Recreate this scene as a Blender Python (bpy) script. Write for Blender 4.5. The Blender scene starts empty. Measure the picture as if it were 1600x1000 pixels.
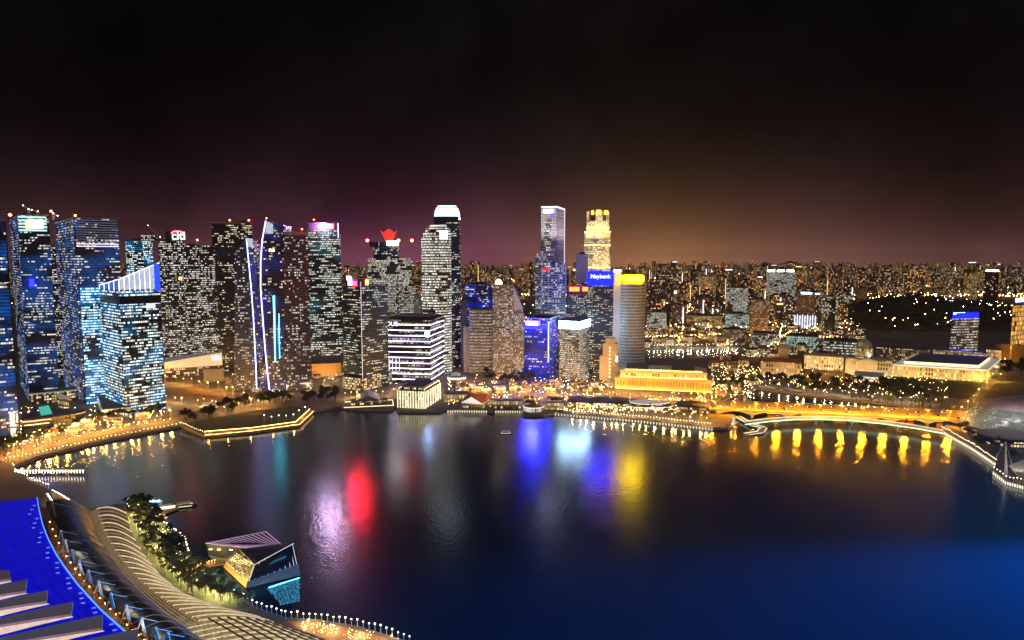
import bpy, bmesh, math, random
from mathutils import Vector
from mathutils.geometry import tessellate_polygon
random.seed(11)
R = random.Random(7)
sc = bpy.context.scene
COL = sc.collection
sc.view_settings.view_transform = 'Standard'; sc.view_settings.look = 'None'; sc.view_settings.exposure = 0; sc.view_settings.gamma = 1
sc.cycles.use_denoising = True
# ------------------------------------------------------------------ camera and survey helpers
FPX = 1041.0
CAMH = 200.0
PITCH = math.atan(95 / FPX)
cam = bpy.data.cameras.new('camera')
cam.sensor_width = 36
cam.lens = 36 * FPX / 1600
cam.clip_start = 1
cam.clip_end = 90000
camo = bpy.data.objects.new('camera', cam)
COL.objects.link(camo)
camo.location = (0, 0, CAMH)
camo.rotation_euler = (math.pi / 2 - PITCH, 0, 0)
sc.camera = camo
CP, SP = math.cos(PITCH), math.sin(PITCH)
def ray(px, py):
    x = (px - 800) / FPX; y = -(py - 500) / FPX
    return Vector((x, CP + y * SP, -SP + y * CP))
def G(px, py, z=3.0):                       # survey: a point of the plan at height z
    d = ray(px, py); t = (z - CAMH) / d.z
    return Vector((d.x * t, d.y * t, z))
def DY(py, z=3.0):
    return G(800, py, z).y
def ZA(py, D):                              # height seen at row py at distance D
    d = ray(800, py); return CAMH + d.z / d.y * D
def XA(px, D, z=60):                        # x of column px at distance D and height z
    t = D * CP - (z - CAMH) * SP
    return (px - 800) / FPX * t
# ------------------------------------------------------------------ mesh helpers
class MB:
    def __init__(s): s.v = []; s.f = []; s.uv = []; s.mi = []
    def poly(s, pts, mi=0, uvs=None):
        i = len(s.v); s.v += [tuple(p) for p in pts]; s.f.append(tuple(range(i, i + len(pts))))
        s.uv.append(uvs if uvs else [(0.0, 0.0)] * len(pts)); s.mi.append(mi)
    def prism(s, foot, z0, z1, mi=0, top=True, bottom=False, u0=0.0, mi_top=None, ztop=None, foot2=None):
        n = len(foot); u = u0
        f2 = foot2 or foot
        zt = ztop or [z1] * n
        for i in range(n):
            a, b = foot[i], foot[(i + 1) % n]; a2, b2 = f2[i], f2[(i + 1) % n]
            L = math.hypot(b[0] - a[0], b[1] - a[1])
            s.poly([(a[0], a[1], z0), (b[0], b[1], z0), (b2[0], b2[1], zt[(i + 1) % n]), (a2[0], a2[1], zt[i])], mi,
                   [(u, z0), (u + L, z0), (u + L, zt[(i + 1) % n]), (u, zt[i])])
            u += L
        if top: s.poly([(p[0], p[1], zt[i]) for i, p in enumerate(f2)], mi if mi_top is None else mi_top, [(p[0], p[1]) for p in f2] if mi_top is not None else None)
        if bottom: s.poly([(p[0], p[1], z0) for p in reversed(foot)], mi)
    def box(s, c, size, mi=0, rz=0.0):
        hx, hy, hz = size[0] / 2, size[1] / 2, size[2] / 2
        ca, sa = math.cos(rz), math.sin(rz)
        foot = [(c[0] + x * ca - y * sa, c[1] + x * sa + y * ca) for x, y in ((-hx, -hy), (hx, -hy), (hx, hy), (-hx, hy))]
        s.prism(foot, c[2] - hz, c[2] + hz, mi, True, True)
    def bar(s, a, b, r=0.3, n=4, mi=0, r2=None):
        a, b = Vector(a), Vector(b); d = (b - a)
        if d.length < 1e-6: return
        d.normalize(); r2 = r if r2 is None else r2
        up = Vector((0, 0, 1)) if abs(d.z) < .9 else Vector((1, 0, 0))
        x = d.cross(up).normalized(); y = d.cross(x)
        A = [a + (x * math.cos(k * 2 * math.pi / n + .785) + y * math.sin(k * 2 * math.pi / n + .785)) * r for k in range(n)]
        B = [b + (x * math.cos(k * 2 * math.pi / n + .785) + y * math.sin(k * 2 * math.pi / n + .785)) * r2 for k in range(n)]
        for k in range(n):
            j = (k + 1) % n
            s.poly([A[j], A[k], B[k], B[j]], mi)
        s.poly(B[::-1], mi); s.poly(A, mi)
    def tube(s, pts, r=0.3, n=4, mi=0):
        for a, b in zip(pts[:-1], pts[1:]): s.bar(a, b, r, n, mi)
    def ball(s, c, r, mi=0, sz=1.0):
        c = Vector(c); t = (1 + 5 ** .5) / 2
        vs = [(-1, t, 0), (1, t, 0), (-1, -t, 0), (1, -t, 0), (0, -1, t), (0, 1, t), (0, -1, -t), (0, 1, -t), (t, 0, -1), (t, 0, 1), (-t, 0, -1), (-t, 0, 1)]
        fs = [(0, 11, 5), (0, 5, 1), (0, 1, 7), (0, 7, 10), (0, 10, 11), (1, 5, 9), (5, 11, 4), (11, 10, 2), (10, 7, 6), (7, 1, 8), (3, 9, 4), (3, 4, 2), (3, 2, 6), (3, 6, 8), (3, 8, 9), (4, 9, 5), (2, 4, 11), (6, 2, 10), (8, 6, 7), (9, 8, 1)]
        k = r / math.sqrt(1 + t * t)
        P = [c + Vector((v[0] * k, v[1] * k, v[2] * k * sz)) for v in vs]
        for f in fs: s.poly([P[i] for i in f], mi)
    def octa(s, c, r, mi=0):
        c = Vector(c)
        X, Y, Z = Vector((r, 0, 0)), Vector((0, r, 0)), Vector((0, 0, r))
        ring = [c + X, c + Y, c - X, c - Y]
        for k in range(4):
            s.poly([ring[k], ring[(k + 1) % 4], c + Z], mi); s.poly([ring[(k + 1) % 4], ring[k], c - Z], mi)
    def dome(s, c, rx, ry, rz, nu=24, nv=8, mi=0, v0=0.0):
        for j in range(nv):
            for i in range(nu):
                def P(ii, jj):
                    a = ii / nu * 2 * math.pi; e = (v0 + (1 - v0) * jj / nv) * math.pi / 2
                    return (c[0] + rx * math.cos(a) * math.cos(e), c[1] + ry * math.sin(a) * math.cos(e), c[2] + rz * math.sin(e))
                q = [P(i, j), P(i + 1, j), P(i + 1, j + 1), P(i, j + 1)]
                uv = [(i / nu, j / nv), ((i + 1) / nu, j / nv), ((i + 1) / nu, (j + 1) / nv), (i / nu, (j + 1) / nv)]
                if j == nv - 1: q = q[:3]; uv = uv[:3]
                s.poly(q, mi, uv)
    def mesh(s, name, mats):
        me = bpy.data.meshes.new(name)
        me.from_pydata(s.v, [], s.f)
        ul = me.uv_layers.new(name='UVMap')
        flat = [c for f in s.uv for p in f for c in p]
        ul.data.foreach_set('uv', flat)
        me.polygons.foreach_set('material_index', s.mi)
        for m in (mats if isinstance(mats, (list, tuple)) else [mats]): me.materials.append(m)
        me.update()
        return me
    def build(s, name, mats, parent=None, rel=True):
        o = bpy.data.objects.new(name, None if not s.v else s.mesh(name, mats))
        COL.objects.link(o)
        if parent is not None:
            o.parent = parent
            if rel:                                   # vertices were given in world metres
                off = parent.location
                o.location = (-off.x, -off.y, -off.z)
        return o
def tag(o, label=None, cat=None, group=None, kind=None):
    if label: o['label'] = label
    if cat: o['category'] = cat
    if group: o['group'] = group
    if kind: o['kind'] = kind
    return o
def thing(name, label, cat, loc, group=None):
    o = bpy.data.objects.new(name, None); o.empty_display_size = 1
    COL.objects.link(o); o.location = loc
    return tag(o, label, cat, group)
def recenter(o):                                      # a one-mesh thing: origin to its base
    me = o.data
    n = len(me.vertices); cx = sum(v.co.x for v in me.vertices) / n; cy = sum(v.co.y for v in me.vertices) / n; cz = min(v.co.z for v in me.vertices)
    for v in me.vertices: v.co.x -= cx; v.co.y -= cy; v.co.z -= cz
    o.location = (cx, cy, cz)
    return o
def dup(root, loc, rz=0.0, sc_=1.0, label=None, group=None):
    r = root.copy(); COL.objects.link(r); r.location = loc; r.rotation_euler = (0, 0, rz); r.scale = (sc_, sc_, sc_)
    if label: r['label'] = label
    if group: r['group'] = group
    for ch in root.children:
        c = ch.copy(); COL.objects.link(c); c.parent = r
    return r
ONES = ' first second third fourth fifth sixth seventh eighth ninth tenth eleventh twelfth thirteenth fourteenth fifteenth sixteenth seventeenth eighteenth nineteenth'.split(' ')
TENS = {2: 'twent', 3: 'thirt', 4: 'fort', 5: 'fift', 6: 'sixt', 7: 'sevent', 8: 'eight', 9: 'ninet'}
def ordw(n):
    if n < 20: return ONES[n]
    t, u = divmod(n, 10)
    return TENS[t] + 'ieth' if u == 0 else TENS[t] + 'y-' + ONES[u]
# ------------------------------------------------------------------ materials
def newmat(name):
    m = bpy.data.materials.new(name); m.use_nodes = True
    nt = m.node_tree; bsdf = nt.nodes['Principled BSDF']
    return m, nt, bsdf
class NB:
    def __init__(s, nt): s.nt = nt
    def link(s, a, b): s.nt.links.new(a, b)
    def m(s, op, a, b=None, c=None):
        n = s.nt.nodes.new('ShaderNodeMath'); n.operation = op
        for k, x in enumerate((a, b, c)):
            if x is None: continue
            if hasattr(x, 'is_linked'): s.nt.links.new(x, n.inputs[k])
            else: n.inputs[k].default_value = x
        return n.outputs[0]
    def comb(s, x, y, z=0.0):
        n = s.nt.nodes.new('ShaderNodeCombineXYZ')
        for k, v in enumerate((x, y, z)):
            if hasattr(v, 'is_linked'): s.nt.links.new(v, n.inputs[k])
            else: n.inputs[k].default_value = v
        return n.outputs[0]
    def white(s, vec):
        n = s.nt.nodes.new('ShaderNodeTexWhiteNoise'); n.noise_dimensions = '3D'
        s.nt.links.new(vec, n.inputs['Vector']); return n
    def noise(s, vec, scale, detail=2.0):
        n = s.nt.nodes.new('ShaderNodeTexNoise'); n.inputs['Scale'].default_value = scale; n.inputs['Detail'].default_value = detail
        if vec is not None: s.nt.links.new(vec, n.inputs['Vector'])
        return n.outputs['Fac']
    def mix(s, fac, a, b):
        n = s.nt.nodes.new('ShaderNodeMix'); n.data_type = 'RGBA'
        for sock, v in ((n.inputs[0], fac), (n.inputs[6], a), (n.inputs[7], b)):
            if hasattr(v, 'is_linked'): s.nt.links.new(v, sock)
            else: sock.default_value = v if not isinstance(v, tuple) else (*v, 1.0)[:4]
        return n.outputs[2]
    def sep(s, vec):
        n = s.nt.nodes.new('ShaderNodeSeparateXYZ'); s.nt.links.new(vec, n.inputs[0]); return n.outputs
SEED = [0]
def facade(name, w=3.0, h=4.6, mu=.08, s0=.2, s1=.78, p_run=.6, p_cell=.75, run=5, colA=(1, .88, .6), colB=(.85, .95, 1), str_=1.3,
           glass=(.012, .016, .03), frame=(.05, .055, .065), rough=.25, glow=None, glow_s=.0, glow_thr=.55, tint_thr=.0, low=.035):
    """curtain wall or punched windows in metres of the wall's own surface; some rooms are lit"""
    SEED[0] += 13.7; sd = SEED[0]
    m, nt, b = newmat(name); B = NB(nt)
    uvn = nt.nodes.new('ShaderNodeUVMap'); u, v, _ = B.sep(uvn.outputs[0])
    oi = nt.nodes.new('ShaderNodeObjectInfo').outputs['Random']
    ofs = B.m('MULTIPLY', oi, 97.0)
    a = B.m('DIVIDE', u, w); bb = B.m('DIVIDE', v, h)
    fa, fb = B.m('FRACT', a), B.m('FRACT', bb); ca, cb = B.m('FLOOR', a), B.m('FLOOR', bb)
    win = B.m('MULTIPLY', B.m('MULTIPLY', B.m('GREATER_THAN', fa, mu), B.m('LESS_THAN', fa, 1 - mu)), B.m('MULTIPLY', B.m('GREATER_THAN', fb, s0), B.m('LESS_THAN', fb, s1)))
    cbo = B.m('ADD', cb, ofs)
    w1 = B.white(B.comb(ca, cbo, sd)); r1 = w1.outputs[0]
    rowr = B.white(B.comb(cbo, 3.0, sd + 1)).outputs[0]
    rc = B.m('FLOOR', B.m('ADD', B.m('DIVIDE', ca, run), B.m('MULTIPLY', rowr, 5.0)))
    r2 = B.white(B.comb(rc, cbo, sd + 2)).outputs[0]
    lo = B.noise(B.comb(u, B.m('ADD', v, B.m('MULTIPLY', oi, 900.0)), sd), low, 1.0)
    thr = B.m('ADD', p_run, B.m('MULTIPLY', B.m('SUBTRACT', lo, .5), 1.5))
    lit = B.m('MULTIPLY', B.m('LESS_THAN', r2, thr), B.m('LESS_THAN', r1, p_cell))
    cs = B.sep(w1.outputs[1])
    br = B.m('MULTIPLY', B.m('ADD', B.m('MULTIPLY', B.m('POWER', cs[1], 1.6), .85), .25), str_)
    e = B.m('MULTIPLY', B.m('MULTIPLY', lit, win), br)
    col = B.mix(B.m('ADD', B.m('MULTIPLY', r2, .7), B.m('MULTIPLY', cs[2], .3)), colA, colB)
    ecol = B.mix(1.0, (0, 0, 0), col)
    vm = nt.nodes.new('ShaderNodeVectorMath'); vm.operation = 'SCALE'; nt.links.new(col, vm.inputs[0]); nt.links.new(e, vm.inputs['Scale'])
    es = vm.outputs[0]
    if glow:  # noise patches of coloured glow painted onto the glass as emission
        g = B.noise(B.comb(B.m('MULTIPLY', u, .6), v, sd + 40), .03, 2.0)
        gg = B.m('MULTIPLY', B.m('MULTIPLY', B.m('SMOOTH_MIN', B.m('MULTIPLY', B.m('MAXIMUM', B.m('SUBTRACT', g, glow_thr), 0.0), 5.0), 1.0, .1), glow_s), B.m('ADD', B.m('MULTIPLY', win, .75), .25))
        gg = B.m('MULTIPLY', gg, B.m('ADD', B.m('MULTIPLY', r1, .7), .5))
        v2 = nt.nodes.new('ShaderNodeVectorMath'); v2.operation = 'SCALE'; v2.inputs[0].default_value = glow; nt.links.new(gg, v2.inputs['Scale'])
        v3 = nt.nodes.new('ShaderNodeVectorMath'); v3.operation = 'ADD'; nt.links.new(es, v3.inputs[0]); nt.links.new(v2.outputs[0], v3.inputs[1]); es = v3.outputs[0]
    nt.links.new(es, b.inputs['Emission Color']); b.inputs['Emission Strength'].default_value = 1.0
    nt.links.new(B.mix(win, frame, glass), b.inputs['Base Color'])
    nt.links.new(B.m('ADD', B.m('MULTIPLY', win, -.35), rough + .35), b.inputs['Roughness'])
    m.cycles.emission_sampling = 'NONE'
    return m
def plain(name, col, rough=.7, metal=0.0, var=.15, scale=.12, em=None, es=0.0):
    m, nt, b = newmat(name); B = NB(nt)
    tc = nt.nodes.new('ShaderNodeTexCoord')
    n = B.noise(tc.outputs['Object'], scale, 4.0)
    lo = tuple(c * (1 - var) for c in col); hi = tuple(min(1, c * (1 + var)) for c in col)
    nt.links.new(B.mix(n, lo, hi), b.inputs['Base Color'])
    b.inputs['Roughness'].default_value = rough; b.inputs['Metallic'].default_value = metal
    if em: b.inputs['Emission Color'].default_value = (*em, 1); b.inputs['Emission Strength'].default_value = es
    return m
def lamp(name, col, s, sample=True):
    m, nt, b = newmat(name)
    b.inputs['Base Color'].default_value = (*[c * .25 for c in col], 1)
    b.inputs['Emission Color'].default_value = (*col, 1); b.inputs['Emission Strength'].default_value = s
    if not sample: m.cycles.emission_sampling = 'NONE'
    return m
M = {}
M['concrete'] = plain('concrete', (.3, .29, .27))
M['paleconc'] = plain('pale_concrete', (.5, .5, .5))
M['stone'] = plain('pale_stone', (.52, .47, .36), .8)
M['roofdark'] = plain('roof_felt', (.06, .06, .065), .9)
M['metal'] = plain('steel', (.35, .36, .38), .4, .6)
M['whitepaint'] = plain('white_paint', (.7, .7, .68), .5)
M['dark'] = plain('dark_cladding', (.02, .022, .028), .4)
M['darkblue'] = plain('dark_blue_glass', (.01, .02, .06), .15)
M['redtile'] = plain('red_roof_tile', (.4, .11, .04), .8, 0, .3, .8)
M['brown'] = plain('brown_cladding', (.16, .09, .06), .7)
M['grass'] = plain('lawn', (.035, .06, .02), .95, 0, .4, .3)
M['earth'] = plain('bare_earth', (.22, .12, .05), .95, 0, .4, .15)
M['paving'] = plain('granite_paving', (.28, .24, .2), .8, 0, .25, .5)
M['road'] = plain('asphalt', (.10, .095, .09), .85)
M['timber'] = plain('timber_deck', (.25, .15, .08), .7, 0, .35, 1.5)
M['leaf'] = plain('foliage', (.06, .095, .025), .7, 0, .5, .6)
M['leaf2'] = plain('dark_foliage', (.03, .05, .018), .8, 0, .5, .6)
M['palm'] = plain('palm_foliage', (.12, .14, .04), .5, 0, .5, .8)
M['bark'] = plain('bark', (.1, .07, .05), .9)
M['L_sod'] = lamp('sodium_lamp', (1, .52, .10), 26, False)
M['L_warm'] = lamp('warm_lamp', (1, .66, .24), 18, False)
M['L_white'] = lamp('white_lamp', (1, .9, .72), 14, False)
M['L_bulb'] = lamp('bulb_lamp', (1, .82, .5), 8)
M['L_red'] = lamp('red_beacon_lamp', (1, .06, .02), 60)
M['L_strip'] = lamp('white_strip_lamp', (.42, .42, 1), 5)
# ------------------------------------------------------------------ night sky, added fill sun
w = bpy.data.worlds.new('World'); sc.world = w; w.use_nodes = True
nt = w.node_tree; bg = nt.nodes['Background']; B = NB(nt)
sky = nt.nodes.new('ShaderNodeTexSky'); sky.sky_type = 'NISHITA'; sky.sun_disc = False
sky.sun_elevation = math.radians(-4); sky.sun_rotation = math.radians(200)
tc = nt.nodes.new('ShaderNodeTexCoord')
dx, dy, dz = B.sep(tc.outputs['Generated'])
el = B.m('MAXIMUM', dz, 0.0)
az = B.m('ARCTAN2', dx, dy)
def bump(c, s):
    q = B.m('DIVIDE', B.m('SUBTRACT', az, c), s)
    return B.m('POWER', 2.718, B.m('MULTIPLY', B.m('MULTIPLY', q, q), -1.0))
def fall(k): return B.m('POWER', 2.718, B.m('MULTIPLY', el, -k))
cloud = B.noise(tc.outputs['Generated'], 5.0, 6.0)
cl = B.m('ADD', B.m('MAXIMUM', B.m('MULTIPLY', B.m('SUBTRACT', cloud, .26), 3.4), .25), .05)
def scaled(col, f):
    n = nt.nodes.new('ShaderNodeVectorMath'); n.operation = 'SCALE'; n.inputs[0].default_value = col; nt.links.new(f, n.inputs['Scale']); return n.outputs[0]
def addv(a, b_):
    n = nt.nodes.new('ShaderNodeVectorMath'); n.operation = 'ADD'; nt.links.new(a, n.inputs[0]); nt.links.new(b_, n.inputs[1]); return n.outputs[0]
front = B.m('ADD', B.m('MULTIPLY', B.m('ADD', B.m('MULTIPLY', dy, .5), .5), .9), .1)
glowv = scaled((.125, .046, .054), B.m('MULTIPLY', B.m('MULTIPLY', fall(24.0), cl), front))               # maroon city glow
glowv = addv(glowv, scaled((.135, .022, .075), B.m('MULTIPLY', fall(23.0), bump(-.16, .22))))           # pinkish over the towers
glowv = addv(glowv, scaled((.27, .125, .024), B.m('MULTIPLY', fall(24.0), bump(.20, .14))))           # sodium glow
glowv = addv(glowv, scaled((.085, .036, .018), B.m('MULTIPLY', fall(19.0), bump(.34, .30))))
glowv = addv(glowv, scaled((.0019, .0018, .0024), cl))
glowv = addv(glowv, scaled((.003, .0026, .0010), B.m('MULTIPLY', B.m('MULTIPLY', fall(2.2), bump(.13, .3)), cl)))
n = nt.nodes.new('ShaderNodeVectorMath'); n.operation = 'SCALE'; nt.links.new(sky.outputs[0], n.inputs[0]); n.inputs['Scale'].default_value = .0
nt.links.new(addv(glowv, n.outputs[0]), bg.inputs['Color']); bg.inputs['Strength'].default_value = 1.0
sun = bpy.data.lights.new('fill_sun', 'SUN'); sun.energy = .30; sun.angle = math.radians(.5); sun.color = (.95, .88, 1)  # weak sun added from behind the camera to lift dark facades
suno = bpy.data.objects.new('fill_sun', sun); COL.objects.link(suno); suno.rotation_euler = (math.radians(35), 0, math.radians(20))
# ------------------------------------------------------------------ water
m, nt, b = newmat('bay_water'); B = NB(nt); M['water'] = m
tc = nt.nodes.new('ShaderNodeTexCoord')
b.inputs['Base Color'].default_value = (.0008, .013, .036, 1); b.inputs['Roughness'].default_value = .17
b.inputs['IOR'].default_value = 1.43
mp = nt.nodes.new('ShaderNodeMapping'); nt.links.new(tc.outputs['Object'], mp.inputs[0]); mp.inputs['Scale'].default_value = (1, .55, 1)
n1 = B.noise(mp.outputs[0], .42, 4.0); n2 = B.noise(mp.outputs[0], .012, 3.0)
bm_ = nt.nodes.new('ShaderNodeBump'); bm_.inputs['Strength'].default_value = .85; bm_.inputs['Distance'].default_value = .16
nt.links.new(n1, bm_.inputs['Height']); nt.links.new(bm_.outputs[0], b.inputs['Normal'])
nt.links.new(B.m('ADD', B.m('MULTIPLY', n2, .18), .075), b.inputs['Roughness'])
mb = MB(); mb.poly([(-15600, -500, 0), (15600, -500, 0), (15600, 16100, 0), (-15600, 16100, 0)])
tag(mb.build('water', M['water']), kind='structure')
# ------------------------------------------------------------------ land
shore = [(760, 1120), (700, 1035), (640, 1003), (600, 990), (560, 978), (500, 968), (445, 964), (400, 948), (372, 930), (335, 905), (300, 890), (294, 870), (287, 848), (272, 834), (256, 824),
         (243, 816), (238, 803), (225, 788), (185, 787), (140, 795), (128, 790), (108, 776), (78, 764), (48, 752), (30, 740), (20, 728), (60, 712), (150, 690),
         (283, 664), (320, 680), (395, 674), (468, 664), (490, 642), (530, 634), (540, 638), (612, 640), (618, 634), (622, 642), (688, 642), (700, 636), (716, 640),
         (770, 642), (815, 640), (818, 648), (850, 648), (868, 645), (1000, 656), (1110, 668), (1138, 668), (1150, 655), (1150, 648), (1108, 636), (1130, 624), (1182, 606), (1320, 623), (1450, 637),
         (1492, 648), (1472, 670), (1520, 698), (1556, 722), (1553, 736), (1572, 750), (1610, 760), (1800, 795), (2100, 830)]
m, nt, b = newmat('city_ground'); B = NB(nt); M['ground'] = m
tc = nt.nodes.new('ShaderNodeTexCoord')
vor = nt.nodes.new('ShaderNodeTexVoronoi'); vor.inputs['Scale'].default_value = .012; nt.links.new(tc.outputs['Object'], vor.inputs['Vector'])
nz = B.noise(tc.outputs['Object'], .05, 5.0)
c0 = B.mix(B.sep(vor.outputs['Color'])[0], (.07, .06, .05), (.2, .16, .12))
nt.links.new(B.mix(nz, c0, (.12, .10, .08)), b.inputs['Base Color']); b.inputs['Roughness'].default_value = .85
pts = [G(x, y, 3) for x, y in shore] + [Vector((9000, 3000, 3)), Vector((15500, 6000, 3)), Vector((15500, 16000, 3)), Vector((-15500, 16000, 3)), Vector((-15500, 400, 3)), Vector((-700, 120, 3)), Vector((-300, 60, 3)), Vector((-60, 120, 3))]
mb = MB()
for tri in tessellate_polygon([pts]):
    t = [pts[i] for i in tri]
    nrm = (t[1] - t[0]).cross(t[2] - t[0])
    if nrm.z < 0: t.reverse()
    mb.poly(t)
for i in range(len(shore) - 1):
    a, c = pts[i], pts[i + 1]
    mb.poly([a, c, (c.x, c.y, -1), (a.x, a.y, -1)], 1)
tag(mb.build('ground', [M['ground'], M['concrete']]), kind='structure')
def sheet(name, pxs, mat, z, kind='structure'):
    p = [G(x, y, z) for x, y in pxs]; mb = MB()
    for tri in tessellate_polygon([p]):
        t = [p[i] for i in tri]
        if (t[1] - t[0]).cross(t[2] - t[0]).z < 0: t.reverse()
        mb.poly(t)
    return tag(mb.build(name, mat), kind=kind)
def strip_sheet(name, pxs, wid, mat, z):
    p = [G(x, y, z) for x, y in pxs]; mb = MB(); L = []
    for i, q in enumerate(p):
        d = (p[min(i + 1, len(p) - 1)] - p[max(i - 1, 0)]); d.z = 0; d.normalize(); nrm = Vector((-d.y, d.x, 0)) * wid / 2
        L.append((q + nrm, q - nrm))
    for (a, b1), (c, d1) in zip(L[:-1], L[1:]): mb.poly([b1, d1, c, a])
    return tag(mb.build(name, mat), kind='structure')
sheet('lawn', [(285, 662), (325, 676), (395, 670), (462, 661), (486, 640), (460, 634), (395, 642), (340, 652)], M['grass'], 3.02)
sheet('field', [(262, 610), (300, 604), (352, 618), (352, 624), (310, 628), (276, 618)], M['earth'], 3.02)
sheet('lawn', [(1330, 590), (1400, 582), (1545, 592), (1640, 596), (1640, 618), (1500, 624), (1400, 608)], M['grass'], 3.02)
sheet('lawn', [(198, 790), (238, 788), (252, 816), (286, 850), (293, 880), (330, 904), (372, 931), (400, 949), (352, 950), (296, 932), (252, 898), (224, 863), (206, 830)], M['grass'], 3.02)
sheet('river', [(1012, 548), (1060, 546), (1150, 545), (1160, 553), (1100, 560), (1012, 560)], M['water'], 3.03)
for pl, wd in (([(-60, 728), (0, 714), (80, 692), (160, 672), (262, 652), (330, 640), (420, 622), (540, 594), (600, 606)], 16),
               ([(205, 600), (262, 596), (352, 613), (402, 636)], 12), ([(262, 596), (350, 588), (470, 590)], 12), ([(690, 618), (780, 618), (870, 622), (935, 616), (1010, 616), (1108, 630)], 16),
               ([(720, 592), (800, 600), (870, 608)], 10), ([(935, 616), (940, 590), (905, 560)], 12), ([(1108, 626), (1160, 600), (1186, 588), (1260, 585), (1330, 586), (1420, 582), (1560, 596), (1640, 600)], 14),
               ([(1500, 650), (1545, 600), (1570, 560), (1580, 520)], 14), ([(1020, 530), (1110, 525), (1210, 530), (1300, 520)], 14), ([(1220, 530), (1270, 490), (1300, 460)], 14)):
    strip_sheet('road', pl, wd, M['road'], 3.03)
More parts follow.
